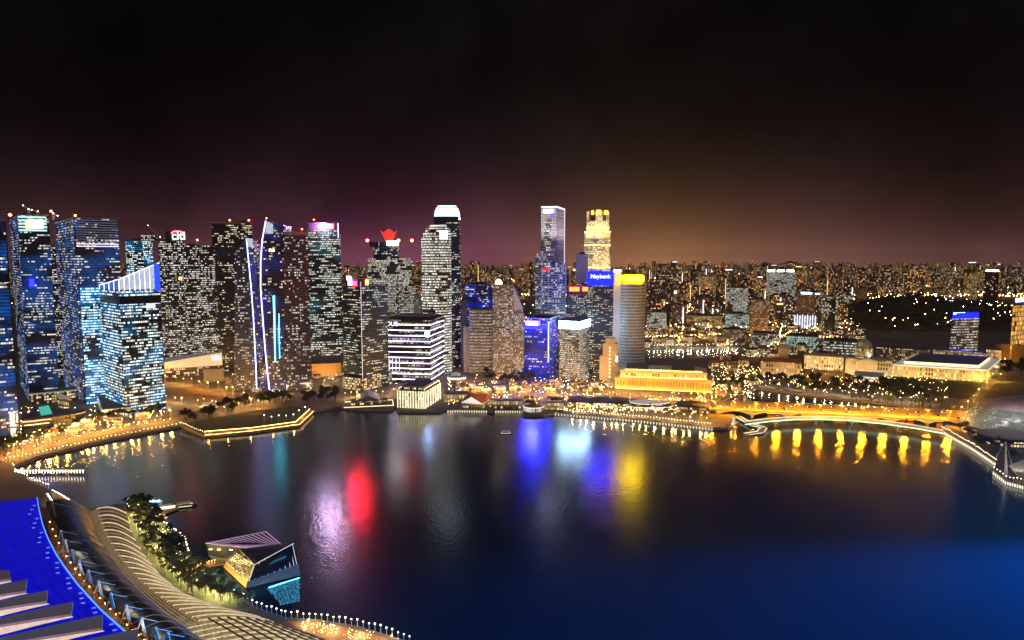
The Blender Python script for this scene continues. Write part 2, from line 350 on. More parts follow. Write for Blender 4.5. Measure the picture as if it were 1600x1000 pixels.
# ------------------------------------------------------------------ facades
WARM, COOL, CREAM = (1, .84, .52), (.86, .93, 1), (1, .93, .72)
BLUE = (.01, .08, .6)
FA = {
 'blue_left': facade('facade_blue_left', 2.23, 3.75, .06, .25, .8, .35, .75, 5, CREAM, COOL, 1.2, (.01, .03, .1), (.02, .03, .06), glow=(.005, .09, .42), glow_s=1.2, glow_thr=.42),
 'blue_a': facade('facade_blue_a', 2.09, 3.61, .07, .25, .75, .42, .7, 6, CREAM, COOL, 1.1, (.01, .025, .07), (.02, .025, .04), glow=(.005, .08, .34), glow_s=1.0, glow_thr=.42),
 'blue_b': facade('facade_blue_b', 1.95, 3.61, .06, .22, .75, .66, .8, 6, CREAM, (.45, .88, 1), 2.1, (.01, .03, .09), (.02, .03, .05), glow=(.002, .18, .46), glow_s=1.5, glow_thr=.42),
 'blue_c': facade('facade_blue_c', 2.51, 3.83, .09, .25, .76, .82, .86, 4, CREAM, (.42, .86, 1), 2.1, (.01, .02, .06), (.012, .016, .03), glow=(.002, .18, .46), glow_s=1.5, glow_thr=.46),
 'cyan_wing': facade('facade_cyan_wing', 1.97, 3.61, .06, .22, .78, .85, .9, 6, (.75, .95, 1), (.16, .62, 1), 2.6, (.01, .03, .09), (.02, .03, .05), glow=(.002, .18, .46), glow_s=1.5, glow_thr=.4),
 'citi': facade('facade_dark_grid', 2.09, 3.61, .12, .25, .75, .72, .72, 4, CREAM, (.9, .95, .95), 1.35, (.01, .01, .014), (.03, .03, .034)),
 'dark_few': facade('facade_dark_few', 2.23, 3.61, .1, .25, .75, .3, .7, 3, WARM, CREAM, 1.3, (.01, .012, .016), (.014, .015, .02), glow=(.01, .08, .25), glow_s=.2),
 'sail_l': facade('facade_sail_grey', 2.89, 3.96, .16, .3, .74, .5, .62, 2, CREAM, COOL, 1.1, (.03, .03, .06), (.06, .07, .13)),
 'sail_r': facade('facade_sail_mauve', 2.89, 3.96, .16, .3, .74, .5, .6, 2, CREAM, COOL, 1.1, (.03, .03, .06), (.075, .075, .13)),
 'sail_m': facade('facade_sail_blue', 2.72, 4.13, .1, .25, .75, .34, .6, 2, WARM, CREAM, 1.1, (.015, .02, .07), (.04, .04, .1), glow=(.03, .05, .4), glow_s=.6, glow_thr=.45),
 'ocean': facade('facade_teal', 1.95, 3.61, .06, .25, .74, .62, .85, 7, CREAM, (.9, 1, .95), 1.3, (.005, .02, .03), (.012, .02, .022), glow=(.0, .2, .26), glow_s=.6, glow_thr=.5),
 'hitachi': facade('facade_dark_lines', 1.81, 3.61, .05, .3, .72, .45, .75, 7, CREAM, (.85, 1, .95), 1.1, (.006, .016, .02), (.01, .012, .014), glow=(.0, .14, .16), glow_s=.45, glow_thr=.48),
 'cream_rows': facade('facade_cream_rows', 1.67, 4.05, .1, .25, .75, .85, .85, 6, CREAM, (.95, 1, .9), 1.3, (.03, .03, .03), (.09, .085, .07)),
 'grid_cream': facade('facade_cream_grid', 2.09, 3.18, .16, .25, .75, .85, .8, 3, CREAM, (.95, 1, .85), 1.15, (.02, .02, .02), (.08, .075, .06)),
 'oue': facade('facade_band', 2.2, 6.0, .06, .12, .6, .6, .8, 8, CREAM, COOL, .9, (.015, .015, .03), (.03, .03, .04)),
 'drum': facade('facade_lit_rows', 2.13, 4.54, .05, .3, .82, .93, .95, 9, CREAM, (.95, 1, .92), 1.5, (.03, .03, .03), (.1, .1, .09)),
 'navy': facade('facade_navy', 2.09, 3.75, .1, .3, .75, .3, .8, 5, CREAM, COOL, 1.2, (.008, .015, .06), (.012, .02, .055)),
 'rows_grey': facade('facade_grey_rows', 2.6, 5.4, .06, .3, .72, .8, .85, 5, CREAM, (.95, .97, .9), 1.0, (.03, .03, .03), (.18, .18, .17)),
 'frame_white': facade('facade_white_frame', 2.09, 3.47, .16, .3, .74, .62, .75, 3, CREAM, COOL, 1.1, (.02, .02, .03), (.26, .26, .28)),
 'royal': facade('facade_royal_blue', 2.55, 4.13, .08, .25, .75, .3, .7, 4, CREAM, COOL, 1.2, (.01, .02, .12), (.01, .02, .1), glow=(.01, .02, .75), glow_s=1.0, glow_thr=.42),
 'slab': facade('facade_pale_slab', 2.55, 4.30, .12, .25, .75, .5, .75, 3, CREAM, COOL, 1.2, (.03, .03, .03), (.3, .29, .29)),
 'slab_few': facade('facade_pale_few', 4.4, 6.0, .3, .35, .7, .35, .6, 1, WARM, COOL, .9, (.05, .05, .05), (.34, .32, .33)),
 'uob': facade('facade_gold_grid', 2.72, 3.96, .16, .22, .8, .9, .9, 4, (1, .84, .44), (1, .93, .66), 1.7, (.08, .06, .03), (.6, .5, .3)),
 'maybank': facade('facade_blue_dots', 2.23, 3.47, .14, .3, .74, .5, .7, 4, CREAM, WARM, 1.1, (.01, .012, .03), (.014, .016, .03)),
 'round': facade('facade_ringed', 2.4, 5.2, .05, .3, .62, .6, .85, 5, CREAM, (.85, .95, .9), .8, (.04, .04, .04), (.22, .23, .22)),
 'white_rows': facade('facade_bright_rows', 1.81, 3.33, .08, .25, .75, .8, .85, 4, CREAM, (.85, 1, .92), 1.1, (.03, .04, .04), (.14, .15, .14)),
 'brick': facade('facade_tan', 3.06, 3.78, .22, .3, .72, .6, .65, 2, WARM, (1, .7, .35), 1.3, (.06, .04, .03), (.34, .2, .12)),
 'orange': facade('facade_orange', 2.55, 3.78, .2, .3, .7, .5, .6, 2, (1, .6, .2), WARM, .7, (.1, .05, .02), (.45, .2, .07)),
 'teal_lit': facade('facade_teal_lit', 2.04, 4.30, .08, .2, .8, .9, .9, 6, (.6, .95, .9), (.8, 1, .95), 1.0, (.05, .08, .08), (.2, .25, .25)),
 'goldh': facade('facade_gold_hotel', 2.72, 4.30, .2, .3, .75, .7, .75, 2, (1, .66, .18), (1, .82, .42), 1.5, (.1, .06, .02), (.6, .38, .12)),
 'goldslab': facade('facade_gold_slab', 3.0, 9.0, .22, .06, .9, .97, .95, 3, (1, .42, .07), (1, .55, .14), 2.2, (.1, .06, .02), (.6, .38, .12)),
 'hall': facade('facade_arcade', 4.0, 7.0, .22, .15, .8, .85, .92, 3, (1, .72, .3), (1, .85, .5), 1.1, (.06, .05, .03), (.55, .45, .28)),
 'hotel_bay': facade('facade_fin_hotel', 4.6, 4.6, .16, .1, .86, .9, .92, 2, (1, .86, .5), CREAM, 1.3, (.06, .05, .03), (.4, .36, .26)),
 'shop': facade('facade_shopfront', 2.89, 3.78, .14, .15, .75, .75, .8, 2, (1, .66, .28), (1, .85, .55), 1.7, (.03, .025, .02), (.16, .12, .08)),
 'far1': facade('facade_far_warm', 5.0, 6.5, .22, .25, .75, .52, .5, 1, (1, .6, .26), (1, .40, .09), 2.3, (.05, .035, .03), (.17, .12, .10), low=.02),
 'far2': facade('facade_far_pale', 5.0, 6.0, .22, .25, .75, .45, .5, 1, (1, .78, .5), (1, .6, .28), 2.2, (.05, .04, .04), (.2, .16, .15), low=.02),
 'far3': facade('facade_far_dark', 6.0, 7.0, .25, .3, .75, .4, .45, 1, (1, .6, .25), (1, .8, .55), 2.3, (.03, .02, .025), (.09, .065, .065), low=.02),
 'far4': facade('facade_far_sand', 5.0, 6.5, .2, .25, .75, .62, .6, 1, (1, .46, .1), (1, .66, .3), 2.2, (.06, .04, .03), (.26, .17, .10), low=.02),
}
# ------------------------------------------------------------------ tower survey
def quad(pL, pM, pR, D, theta, depth=None, z=60):
    """footprint N(ear) R F(ar) L from three silhouette columns"""
    if (pM - pL) < .3 * (pR - pM) and theta < 45: theta = 90 - theta
    t = math.tan(math.radians(theta))
    N = Vector((XA(pM, D, z), D))
    if pM - pL < 2.6 or pR - pM < 1.5:
        l, r = XA(pL, D, z), XA(pR, D, z); dp = depth or (r - l) * .8; c = Vector(((l + r) / 2, D)); u = c.normalized(); s = Vector((u.y, -u.x)) * (r - l) / 2 * u.y
        return [tuple(c - s), tuple(c + s), tuple(c + s + u * dp), tuple(c - s + u * dp)]     # front square to the bay's middle
    dl = dr = 0.0
    for _ in range(8):
        xl, xr = XA(pL, D + dl, z), XA(pR, D + dr, z)
        dl = max(.5, (N.x - xl) * t); dr = max(.5, (xr - N.x) / t)
        dl, dr = min(dl, 120), min(dr, 120)
    Rr, L = (xr, D + dr), (xl, D + dl)
    return [(N.x, N.y), Rr, (Rr[0] + L[0] - N.x, Rr[1] + L[1] - N.y), L]
def oval(pL, pR, D, n=20, ry=None, pw=2.0, z=60):
    l, r = XA(pL, D, z), XA(pR, D, z); a = (r - l) / 2; b_ = ry or a * .8
    out = []
    for k in range(n):
        t = 2 * math.pi * k / n - math.pi / 2
        c, s = math.cos(t), math.sin(t)
        out.append(((l + r) / 2 + a * math.copysign(abs(c) ** (2 / pw), c), D + b_ + b_ * math.copysign(abs(s) ** (2 / pw), s)))
    return out
def inset(f, k):
    cx = sum(p[0] for p in f) / len(f); cy = sum(p[1] for p in f) / len(f)
    return [(cx + (p[0] - cx) * k, cy + (p[1] - cy) * k) for p in f]
def base_of(f, z=3.0):
    return (sum(p[0] for p in f) / len(f), sum(p[1] for p in f) / len(f), z)
def vol(root, name, f, z0, z1, mat, top=None, ztop=None, foot2=None):
    mb = MB(); mb.prism(f, z0, z1, 0, True, False, 0.0, 1, ztop, foot2)
    return mb.build(name, [mat, top or M['roofdark']], root)
def roofkit(root, f, z, seed=0, par=1.6):
    """parapet ring, plant room and machines of a flat roof"""
    rr = random.Random(seed + int(abs(f[0][0]) * 7)); mb = MB(); fi = inset(f, .96)
    n = len(f)
    for i in range(n):
        a, b_, c, d = f[i], f[(i + 1) % n], fi[(i + 1) % n], fi[i]
        mb.prism([a, b_, c, d], z + .02, z + par, 0, True)
    mb.build('parapet', M['concrete'], root)
    mb = MB(); g = inset(f, .45); mb.prism(g, z + .02, z + rr.uniform(3, 6), 0, True)
    for k in range(6):
        i = rr.randrange(n); q = inset(f, rr.uniform(.55, .85))[i]
        mb.box((q[0], q[1], z + .9), (rr.uniform(2, 4), rr.uniform(2, 4), 1.8), 0, rr.random())
    mb.build('roof_plant', M['roofdark'], root)
def beacon(root, x, y, z, r=1.6):
    mb = MB(); mb.bar((x, y, z), (x, y, z + 4), .25, 4, 0); mb.ball((x, y, z + 4 + r), r, 1)
    mb.build('beacon', [M['metal'], M['L_red']], root)
def panel(root, name, a, b_, s0, s1, z0, z1, mat, off=.35, th=.6):
    """box on the wall between footprint corners a and b"""
    a, b_ = Vector(a[:2]), Vector(b_[:2]); d = b_ - a; nrm = Vector((d.y, -d.x)).normalized()
    p, q = a + d * s0 + nrm * off, a + d * s1 + nrm * off
    mb = MB(); mb.prism([tuple(p + nrm * th), tuple(q + nrm * th), tuple(q), tuple(p)], z0, z1, 0, True, True)
    return mb.build(name, mat, root)
def text(root, name, body, a, b_, s, zc, size, mat, off=1.1, ext=.25):
    a, b_ = Vector(a[:2]), Vector(b_[:2]); d = (b_ - a).normalized(); nrm = Vector((d.y, -d.x))
    cu = bpy.data.curves.new(name, 'FONT'); cu.body = body; cu.size = size; cu.extrude = ext; cu.align_x = 'CENTER'; cu.align_y = 'CENTER'; cu.offset = size * .02
    cu.materials.append(mat)
    tmp = bpy.data.objects.new(name, cu); COL.objects.link(tmp); bpy.context.view_layer.update()
    me = bpy.data.meshes.new_from_object(tmp.evaluated_get(bpy.context.evaluated_depsgraph_get()))
    bpy.data.objects.remove(tmp); o = bpy.data.objects.new(name, me); COL.objects.link(o); o.parent = root
    p = a + (b_ - a) * s + nrm * off
    o.location = (p.x - root.location.x, p.y - root.location.y, zc - root.location.z)
    o.rotation_euler = (math.pi / 2, 0, math.atan2(d.y, d.x))
    return o
def bands(root, f, z0, z1, step, th, out, mat, name='floor_band', cap=60):
    z = z0; k = 0
    g = inset(f, 1.0); cx = sum(p[0] for p in f) / len(f); cy = sum(p[1] for p in f) / len(f)
    g = [(p[0] + (p[0] - cx) / math.hypot(p[0] - cx, p[1] - cy) * out, p[1] + (p[1] - cy) / math.hypot(p[0] - cx, p[1] - cy) * out) for p in f]
    while z < z1 and k < cap:
        mb = MB(); mb.prism(g, z, z + th, 0, True, True); mb.build(name, mat, root); z += step; k += 1
def tower(label, f, D, pyT, mat, z0=3.0, name='office_tower', kit=True, cat='tower', ztop=None, podium=None, z1=None):
    z1 = z1 or ZA(pyT, D)
    root = thing(name, label, cat, base_of(f, z0))
    vol(root, 'facade', f, z0 + .02, z1, mat, ztop=ztop)
    if kit and not ztop: roofkit(root, f, z1)
    return root, z1
S_ = {}
def signmat(name, col, s): S_[name] = lamp('sign_' + name, col, s); return S_[name]
signmat('white', (.9, .95, 1), 20); signmat('blue', (.05, .12, 1), 30); signmat('magenta', (.8, .1, 1), 30); signmat('red', (1, .03, .05), 30)
signmat('yellow', (1, .66, .003), 60); signmat('cyan', (.1, .75, 1), 9); signmat('orange', (1, .25, .03), 20); signmat('warm', (1, .85, .55), 6); signmat('green', (.1, 1, .5), 5)
signmat('tealglass', (.55, .95, .85), 1.1); signmat('screen', (.75, .9, 1), 1.6); signmat('bluesoft', (.02, .07, .9), 1.4); signmat('crownlit', (.66, .85, 1), 2.4); signmat('cream', (1, .93, .72), 1.3)
signmat('bandwhite', (.84, .8, 1), 1.5); signmat('lilacband', (.74, .64, 1), 5); signmat('signtext', (.85, .95, 1), 1.6)
signmat('floodblue', (.0006, .0006, 1), 170)

def flood(root, src, tgt, power, col, ang=70, soft=1.0):
    """facade floodlight of a building, aimed from src at tgt (world metres)"""
    l = bpy.data.lights.new('facade_floodlight', 'SPOT'); l.energy = power; l.color = col; l.spot_size = math.radians(ang); l.spot_blend = .8; l.shadow_soft_size = soft
    o = bpy.data.objects.new('facade_floodlight', l); COL.objects.link(o); o.location = Vector(src); o.rotation_euler = (Vector(tgt) - Vector(src)).to_track_quat('-Z', 'Y').to_euler(); return o
def wash(f, a, b_, z0, z1, power, col, off=35, ang=75, n=1):
    p, q = Vector(f[a]), Vector(f[b_]); d = (q - p).normalized(); nn = Vector((d.y, -d.x))
    for k in range(n):
        m_ = p.lerp(q, (k + .5) / n); s = m_ + nn * off; flood(None, (s.x, s.y, z0), (m_.x, m_.y, z1), power, col, ang)
M['L_louvre'] = lamp('louvre_light', (.45, .55, .8), .16, False)
M['purple'] = plain('purple_cladding', (.10, .03, .12), .5)
M['podium'] = plain('tan_podium', (.5, .3, .12), .7)
M['mauve'] = plain('mauve_render', (.3, .24, .34), .8)
M['red_wall'] = plain('red_wall', (.35, .02, .03), .6)
M['crown_blue'] = lamp('crown_blue', (.0004, .0016, 1), 22)
M['crown_yellow'] = plain('crown_yellow', (.5, .4, .02), .6)
M['corewall'] = plain('white_core_wall', (.6, .55, .58), .8)
def screenmat(name, a, b2, s):
    m, nt, b = newmat(name); B = NB(nt); tc = nt.nodes.new('ShaderNodeTexCoord')
    n = B.noise(tc.outputs['Object'], .35, 3.0)
    nt.links.new(B.mix(n, a, b2), b.inputs['Emission Color']); b.inputs['Emission Strength'].default_value = s; b.inputs['Base Color'].default_value = (.05, .06, .08, 1)
    return m
M['crown_screen'] = screenmat('lit_glass_screen', (.12, .3, .5), (1, 1, .95), .85)
M['blue_screen'] = screenmat('blue_glass_screen', (.01, .08, .5), (.2, .45, .8), .5)
signmat('whitehot', (.8, .6, 1), 620); signmat('redhot', (1, .0004, .0012), 1000); signmat('redsoft', (1, .05, .03), .9); signmat('bluewhite', (.3, .55, 1), 40)
signmat('signblue', (.0016, .0008, 1), 520); signmat('bandcyan', (.42, .72, 1), 34); signmat('redorange', (1, .12, .02), 6); signmat('orangehot', (1, .3, .03), 5); signmat('goldflood', (1, .66, .2), 14); signmat('floodwhite', (.95, .92, 1), 16); signmat('hotelflood', (1, .5, .08), 22); signmat('pinkcap', (1, .16, .3), 30)
M['roof_blue'] = plain('blue_roof_painted_glow', (.002, .003, .4), .6, 0, .05, .02, em=(.0004, .001, .62), es=.66)  # blue light on the roof put into its material as emission
M['fin'] = plain('roof_fin_metal', (.62, .37, .26), .7, .0, .2, .3)
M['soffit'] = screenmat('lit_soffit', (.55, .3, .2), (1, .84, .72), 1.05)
M['mall_glass'] = plain('dark_mall_glass', (.018, .014, .012), .35, 0, .4, .25)
M['ribgrey'] = plain('grey_rib', (.3, .28, .26), .6)
M['mastlit'] = plain('mast_paint', (.6, .6, .55), .5)
M['orangedeck'] = plain('walkway_floor', (.3, .14, .05), .7, 0, .5, .4)
M['orangedeck2'] = plain('amber_deck', (.45, .25, .08), .6)
M['rib_a'] = screenmat('canopy_rib_light', (.36, .22, .08), (1, .80, .45), 1.15)
M['rib_b'] = screenmat('canopy_purlin_light', (.12, .07, .02), (.6, .44, .2), .7)
M['darkglass'] = plain('dark_pavilion_glass', (.01, .012, .018), .12)
M['purplerib'] = plain('purple_rib', (.2, .15, .3), .5)
M['shopglass'] = facade('pavilion_shop_glazing', 1.6, 1.6, .12, .12, .85, .9, .62, 2, (1, .55, .15), (1, .8, .4), .6, (.03, .02, .01), (.03, .02, .015))
M['pavwall'] = plain('pavilion_lower_wall', (.1, .12, .14), .5, 0, .4, .4)
M['cyansteps'] = screenmat('painted_water_glow', (.0, .10, .26), (.08, .55, .85), .6)
signmat('edgeblue', (.08, .28, 1), 1.8); signmat('spotblue', (.2, .22, 1), .9); signmat('walkorange', (1, .42, .08), 30); signmat('walkdim', (1, .45, .1), 3); signmat('lilac', (.8, .5, .8), .5); signmat('goldbase', (1, .52, .07), .36)
signmat('finwhite', (.85, .95, 1), .7); signmat('cyanline', (.12, .75, 1), 5); signmat('boatblue', (.3, .6, 1), 3); signmat('boatwarm', (1, .85, .6), 2.5); signmat('bulbhot', (1, .82, .55), 18)
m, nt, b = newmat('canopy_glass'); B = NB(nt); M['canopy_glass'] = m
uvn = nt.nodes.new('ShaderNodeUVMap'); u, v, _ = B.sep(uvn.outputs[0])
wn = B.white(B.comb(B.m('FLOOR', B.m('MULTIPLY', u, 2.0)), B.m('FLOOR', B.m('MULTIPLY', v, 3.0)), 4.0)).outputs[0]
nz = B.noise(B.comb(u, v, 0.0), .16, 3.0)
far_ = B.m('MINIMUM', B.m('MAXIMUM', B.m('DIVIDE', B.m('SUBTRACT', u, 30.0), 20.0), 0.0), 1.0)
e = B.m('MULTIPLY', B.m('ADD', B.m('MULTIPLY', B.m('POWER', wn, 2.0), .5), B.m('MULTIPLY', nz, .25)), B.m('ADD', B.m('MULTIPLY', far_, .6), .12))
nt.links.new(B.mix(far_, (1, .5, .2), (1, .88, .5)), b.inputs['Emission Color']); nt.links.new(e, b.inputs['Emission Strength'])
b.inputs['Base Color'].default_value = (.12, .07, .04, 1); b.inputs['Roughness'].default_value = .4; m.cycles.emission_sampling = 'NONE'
M['seamblue'] = plain('roof_seam', (.002, .003, .12), .6)
M['whitelit'] = plain('white_canopy_painted_glow', (.7, .68, .6), .6, em=(1, .9, .65), es=.16)  # light on the white canopies painted in as emission
M['tentlit'] = plain('tent_skin_painted_glow', (.7, .65, .5), .6, em=(1, .86, .58), es=.38)  # glow of the tent put into its skin as emission
M['redlit'] = plain('red_orange_roof_tile', (.5, .12, .03), .7, 0, .3, .6)
M['goldstone'] = plain('gold_lit_stone', (.6, .5, .3), .8, 0, .12, .3)
M['statue'] = plain('white_statue', (.75, .75, .72), .6)
M['bridgedeck'] = plain('bridge_asphalt', (.36, .28, .12), .75, 0, .2, .2)
M['archlit'] = plain('pale_arch_concrete', (.55, .55, .5), .7)
M['pierteal'] = plain('teal_lit_pier', (.4, .5, .48), .7)
M['theatreglass'] = facade('theatre_glass', 3.0, 2.5, .1, .12, .85, .25, .5, 2, (.8, .9, .75), CREAM, .5, (.07, .09, .085), (.14, .15, .13), glow=(.12, .17, .13), glow_s=1.1, glow_thr=.3)
M['pinkroof'] = plain('pink_ribbed_roof', (.42, .36, .39), .5)
M['pinkrib'] = plain('pink_rib', (.6, .45, .5), .5)
M['annexroof'] = plain('blue_annex_roof', (.02, .03, .1), .5)
M['stageroof'] = plain('pale_stage_roof', (.6, .57, .48), .7)
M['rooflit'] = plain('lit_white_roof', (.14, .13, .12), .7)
M['domecopper'] = plain('pale_green_copper_dome', (.3, .42, .38), .6)
M['standtop'] = plain('grandstand_top', (.6, .65, .55), .7)
M['goldpod'] = plain('gold_podium', (.5, .32, .08), .7)
signmat('pool', (.1, .8, .6), .55); signmat('deckwarm', (1, .8, .45), 3); signmat('fin', (1, .88, .55), 1.6); signmat('pediment', (1, .97, .88), .8); signmat('goldwin', (1, .5, .1), .1)
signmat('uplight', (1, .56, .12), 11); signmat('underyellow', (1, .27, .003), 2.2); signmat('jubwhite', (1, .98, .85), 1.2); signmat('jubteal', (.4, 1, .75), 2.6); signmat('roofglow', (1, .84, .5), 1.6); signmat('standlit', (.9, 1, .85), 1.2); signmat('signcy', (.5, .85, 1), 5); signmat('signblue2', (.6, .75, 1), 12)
FA['kiosk'] = facade('facade_kiosk', 2.2, 3.2, .1, .08, .82, .98, .95, 3, (1, .62, .2), (1, .78, .4), 1.0, (.06, .04, .02), (.3, .2, .1))
FA['fin_drum'] = facade('facade_fin_drum', 1.6, 12, .25, .05, .7, .95, .95, 3, (1, .92, .68), CREAM, 1.5, (.05, .05, .04), (.4, .36, .28))
M['hillside'] = plain('hillside', (.02, .028, .014), .95, 0, .4, .05)
M['boardlit'] = plain('amber_boardwalk', (.45, .25, .09), .7, 0, .25, .8)
M['orangepave'] = plain('terracotta_paving', (.32, .14, .05), .75, 0, .45, .25)
M['L_garden'] = lamp('garden_lamp', (1, .72, .3), 6, False); M['L_colwhite'] = lamp('column_lamp', (1, .97, .9), 10)
signmat('amberline', (1, .58, .16), 9); signmat('postlit', (1, .88, .6), 1.5)
M['farwhite'] = lamp('far_white_bar', (.95, .95, 1), 2.2, False); M['faryellow'] = lamp('far_amber_bar', (1, .7, .25), 1.6, False); M['farred'] = lamp('far_red_beacon', (1, .08, .03), 6, False)
M['pt_amber'] = lamp('amber_light_point', (1, .46, .08), 70); M['pt_warm'] = lamp('warm_light_point', (1, .66, .26), 50); M['pt_white'] = lamp('white_light_point', (1, .9, .7), 30); M['pt_mixed'] = lamp('green_light_point', (.2, 1, .5), 10, False)
M['L_sodb'] = lamp('bridge_sodium_lamp', (1, .62, .1), 8, False)
# ------------------------------------------------------------------ left cluster
def D_(py): return DY(py)
# far-left blue tower
D = D_(694); f = quad(-48, -46, 28, D, 10, 45)
r, z = tower('dark blue glass tower with a red roof beacon at the photo edge, leftmost tower', f, D, 344, FA['blue_left'])
beacon(r, XA(14, D, z), D + 2, z); panel(r, 'lobby_window', f[0], f[1], .80, .90, ZA(668, D), ZA(648, D), S_['cream']); panel(r, 'lobby_window', f[0], f[1], .80, .90, ZA(690, D), ZA(672, D), S_['cream']); panel(r, 'lobby_window', f[0], f[1], .93, .97, ZA(664, D), ZA(650, D), S_['cream'])
panel(r, 'corner_fin', f[0], f[1], .975, 1.0, 3, z, M['dark'], .1, 1.2)
# banded crown tower
D = D_(628); f = quad(28, 42, 90, D, 66)
r, z = tower('blue glass tower with a white-striped light crown and orange and white roof sign', f, D, 336, FA['blue_a'])
zc = ZA(362, D); st = (z - zc) / 5
for k in range(5): panel(r, 'crown_louvre', f[0], f[1], .02, .92, zc + st * (k + .2), zc + st * (k + .72), S_['tealglass'], .3, .8)
panel(r, 'crown_sign', f[0], f[1], .40, .80, ZA(356, D), ZA(344, D), S_['white'], 1.4, .8); panel(r, 'crown_sign', f[0], f[1], .27, .40, ZA(357, D), ZA(345, D), S_['orange'], 1.4, .8)
beacon(r, XA(76, D, z), D + 5, z); panel(r, 'blue_screen', f[0], f[1], .25, .40, ZA(448, D), ZA(436, D), S_['floodblue'], .3, .5)
def crane(label, px, py0, D, jx, jy, mast=14):
    x, zb = XA(px, D, 250), ZA(py0, D); zb -= 3
    c = thing('tower_crane', label, 'crane', (x, D, zb), 'roof cranes')
    mb = MB()
    for sx in (-1, 1):
        for sy in (-1, 1): mb.bar((x + sx, D + sy, zb), (x + sx, D + sy, zb + mast), .25)
    for k in range(5): mb.bar((x - 1, D - 1, zb + k * mast / 5), (x + 1, D - 1, zb + (k + 1) * mast / 5), .18)
    mb.build('mast', M['whitepaint'], c)
    tip = (XA(jx, D, 260), D, ZA(jy, D)); mb = MB()
    mb.bar((x, D - .8, zb + mast), tip, .45, 4, 0, .25); mb.bar((x, D + .8, zb + mast + 1.5), tip, .3, 4, 0, .2)
    mb.build('jib', M['whitepaint'], c)
    mb = MB(); mb.ball(tip, .7); mb.build('lamp_head', M['L_white'], c); mb = MB(); mb.ball((x, D, zb + mast + 1), .7); mb.build('lamp_head', M['L_white'], c)
crane('tower crane with an upright jib on the white-striped crown', 46, 336, D + 6, 37, 321, 10)
crane('tower crane with a short jib on the roof right of the orange sign', 60, 337, D + 14, 50, 328, 8)
crane('tower crane leaning out at the right roof edge of the striped crown tower', 84, 340, D + 16, 90, 337, 8)
# slim yellow windowed tower behind
D = D_(590); f = quad(86, 87, 99, D, 20, 25); tower('slim dark tower with a column of yellow windows squeezed between two blue glass towers', f, D, 386, FA['citi'])
# louvred tower
D = D_(630); f = quad(97, 127, 196, D, 52)
r, z = tower('tall blue glass tower with fine horizontal louvres across its top and a red beacon', f, D, 341, FA['blue_a'])
zl = ZA(386, D); nl = 12
for k in range(nl): panel(r, 'louvre', f[0], f[1], .05, .98, zl + (z - zl) * (k + .2) / nl, zl + (z - zl) * (k + .55) / nl, S_['bandwhite'] if k < 2 else M['L_louvre'], .3, .7)
beacon(r, XA(118, D + 30, z), D + 30, z)
vol(r, 'lower_wing', quad(132, 133, 163, D - 6, 20, 6), 3.1, ZA(448, D - 6), FA['cyan_wing'])
# slant crowned tower
D = D_(650); f = quad(162, 193, 257, D, 42)
r, z = tower('blue glass office block with bright window rows under a sloping lit glass screen', f, D, 455, FA['blue_c'], kit=False)
g = inset(f, .9)
for i, (a, b_, ha, hb) in enumerate(((f[0], f[1], 437, 411), (f[3], f[0], 446, 437))):
    mb = MB(); A, Bv = Vector(a), Vector(b_); nseg = 8 if i == 0 else 4
    cz = lambda t: ZA(ha + (hb - ha) * t, (A.y + (Bv.y - A.y) * t))
    nrm = Vector(((Bv - A).y, -(Bv - A).x)).normalized() * -1.0
    for k in range(nseg):
        t0, t1 = (k + .06) / nseg, (k + .94) / nseg; p, q = A + (Bv - A) * t0, A + (Bv - A) * t1; p2, q2 = p + nrm, q + nrm
        zA, zB = cz(t0), cz(t1)
        mb.poly([(p.x, p.y, z + 1.5), (q.x, q.y, z + 1.5), (q.x, q.y, zB), (p.x, p.y, zA)], 0); mb.poly([(q2.x, q2.y, z + 1.5), (p2.x, p2.y, z + 1.5), (p2.x, p2.y, zA), (q2.x, q2.y, zB)], 0)
        mb.poly([(p.x, p.y, zA), (q.x, q.y, zB), (q2.x, q2.y, zB), (p2.x, p2.y, zA)], 0)
    mb.build('crown_screen', M['crown_screen'] if i == 0 else M['blue_screen'], r)
    mb = MB()
    for k in range(nseg + 1):
        t = k / nseg; p = A + (Bv - A) * t; mb.bar((p.x, p.y, z), (p.x, p.y, cz(t) + .6), .4)
    p, q = A, Bv; mb.bar((p.x, p.y, cz(0) + .4), (q.x, q.y, cz(1) + .4), .5); mb.build('crown_frame', M['L_strip'], r)
vol(r, 'roof_core', inset(f, .5), z + .02, z + 8, M['dark'])
panel(r, 'blue_fin', f[0], f[1], .86, 1.0, ZA(455, D + 30), ZA(412, D + 30), S_['bluesoft'], .5, .7)
panel(r, 'dark_storey', f[0], f[1], 0, 1, ZA(476, D), ZA(463, D), M['darkblue'], .1, .4); panel(r, 'dark_storey', f[3], f[0], 0, 1, ZA(476, D), ZA(463, D), M['darkblue'], .1, .4)
panel(r, 'wall_sign', f[0], f[1], .62, .84, ZA(482, D + 20), ZA(476, D + 20), S_['screen'], .6, .4)
# tower behind with crane
D = D_(566); f = quad(203, 230, 256, D, 30); r, z = tower('blue-lit office tower standing behind the sloping glass screen', f, D, 376, FA['blue_b'])
vol(r, 'upper_storeys', quad(228, 229, 254, D - 1, 30, 30), z + .02, ZA(368, D), FA['citi'])
crane('tower crane with a long raised jib above the blue-lit tower behind the glass screen', 250, 372, D + 5, 231, 352, 4)
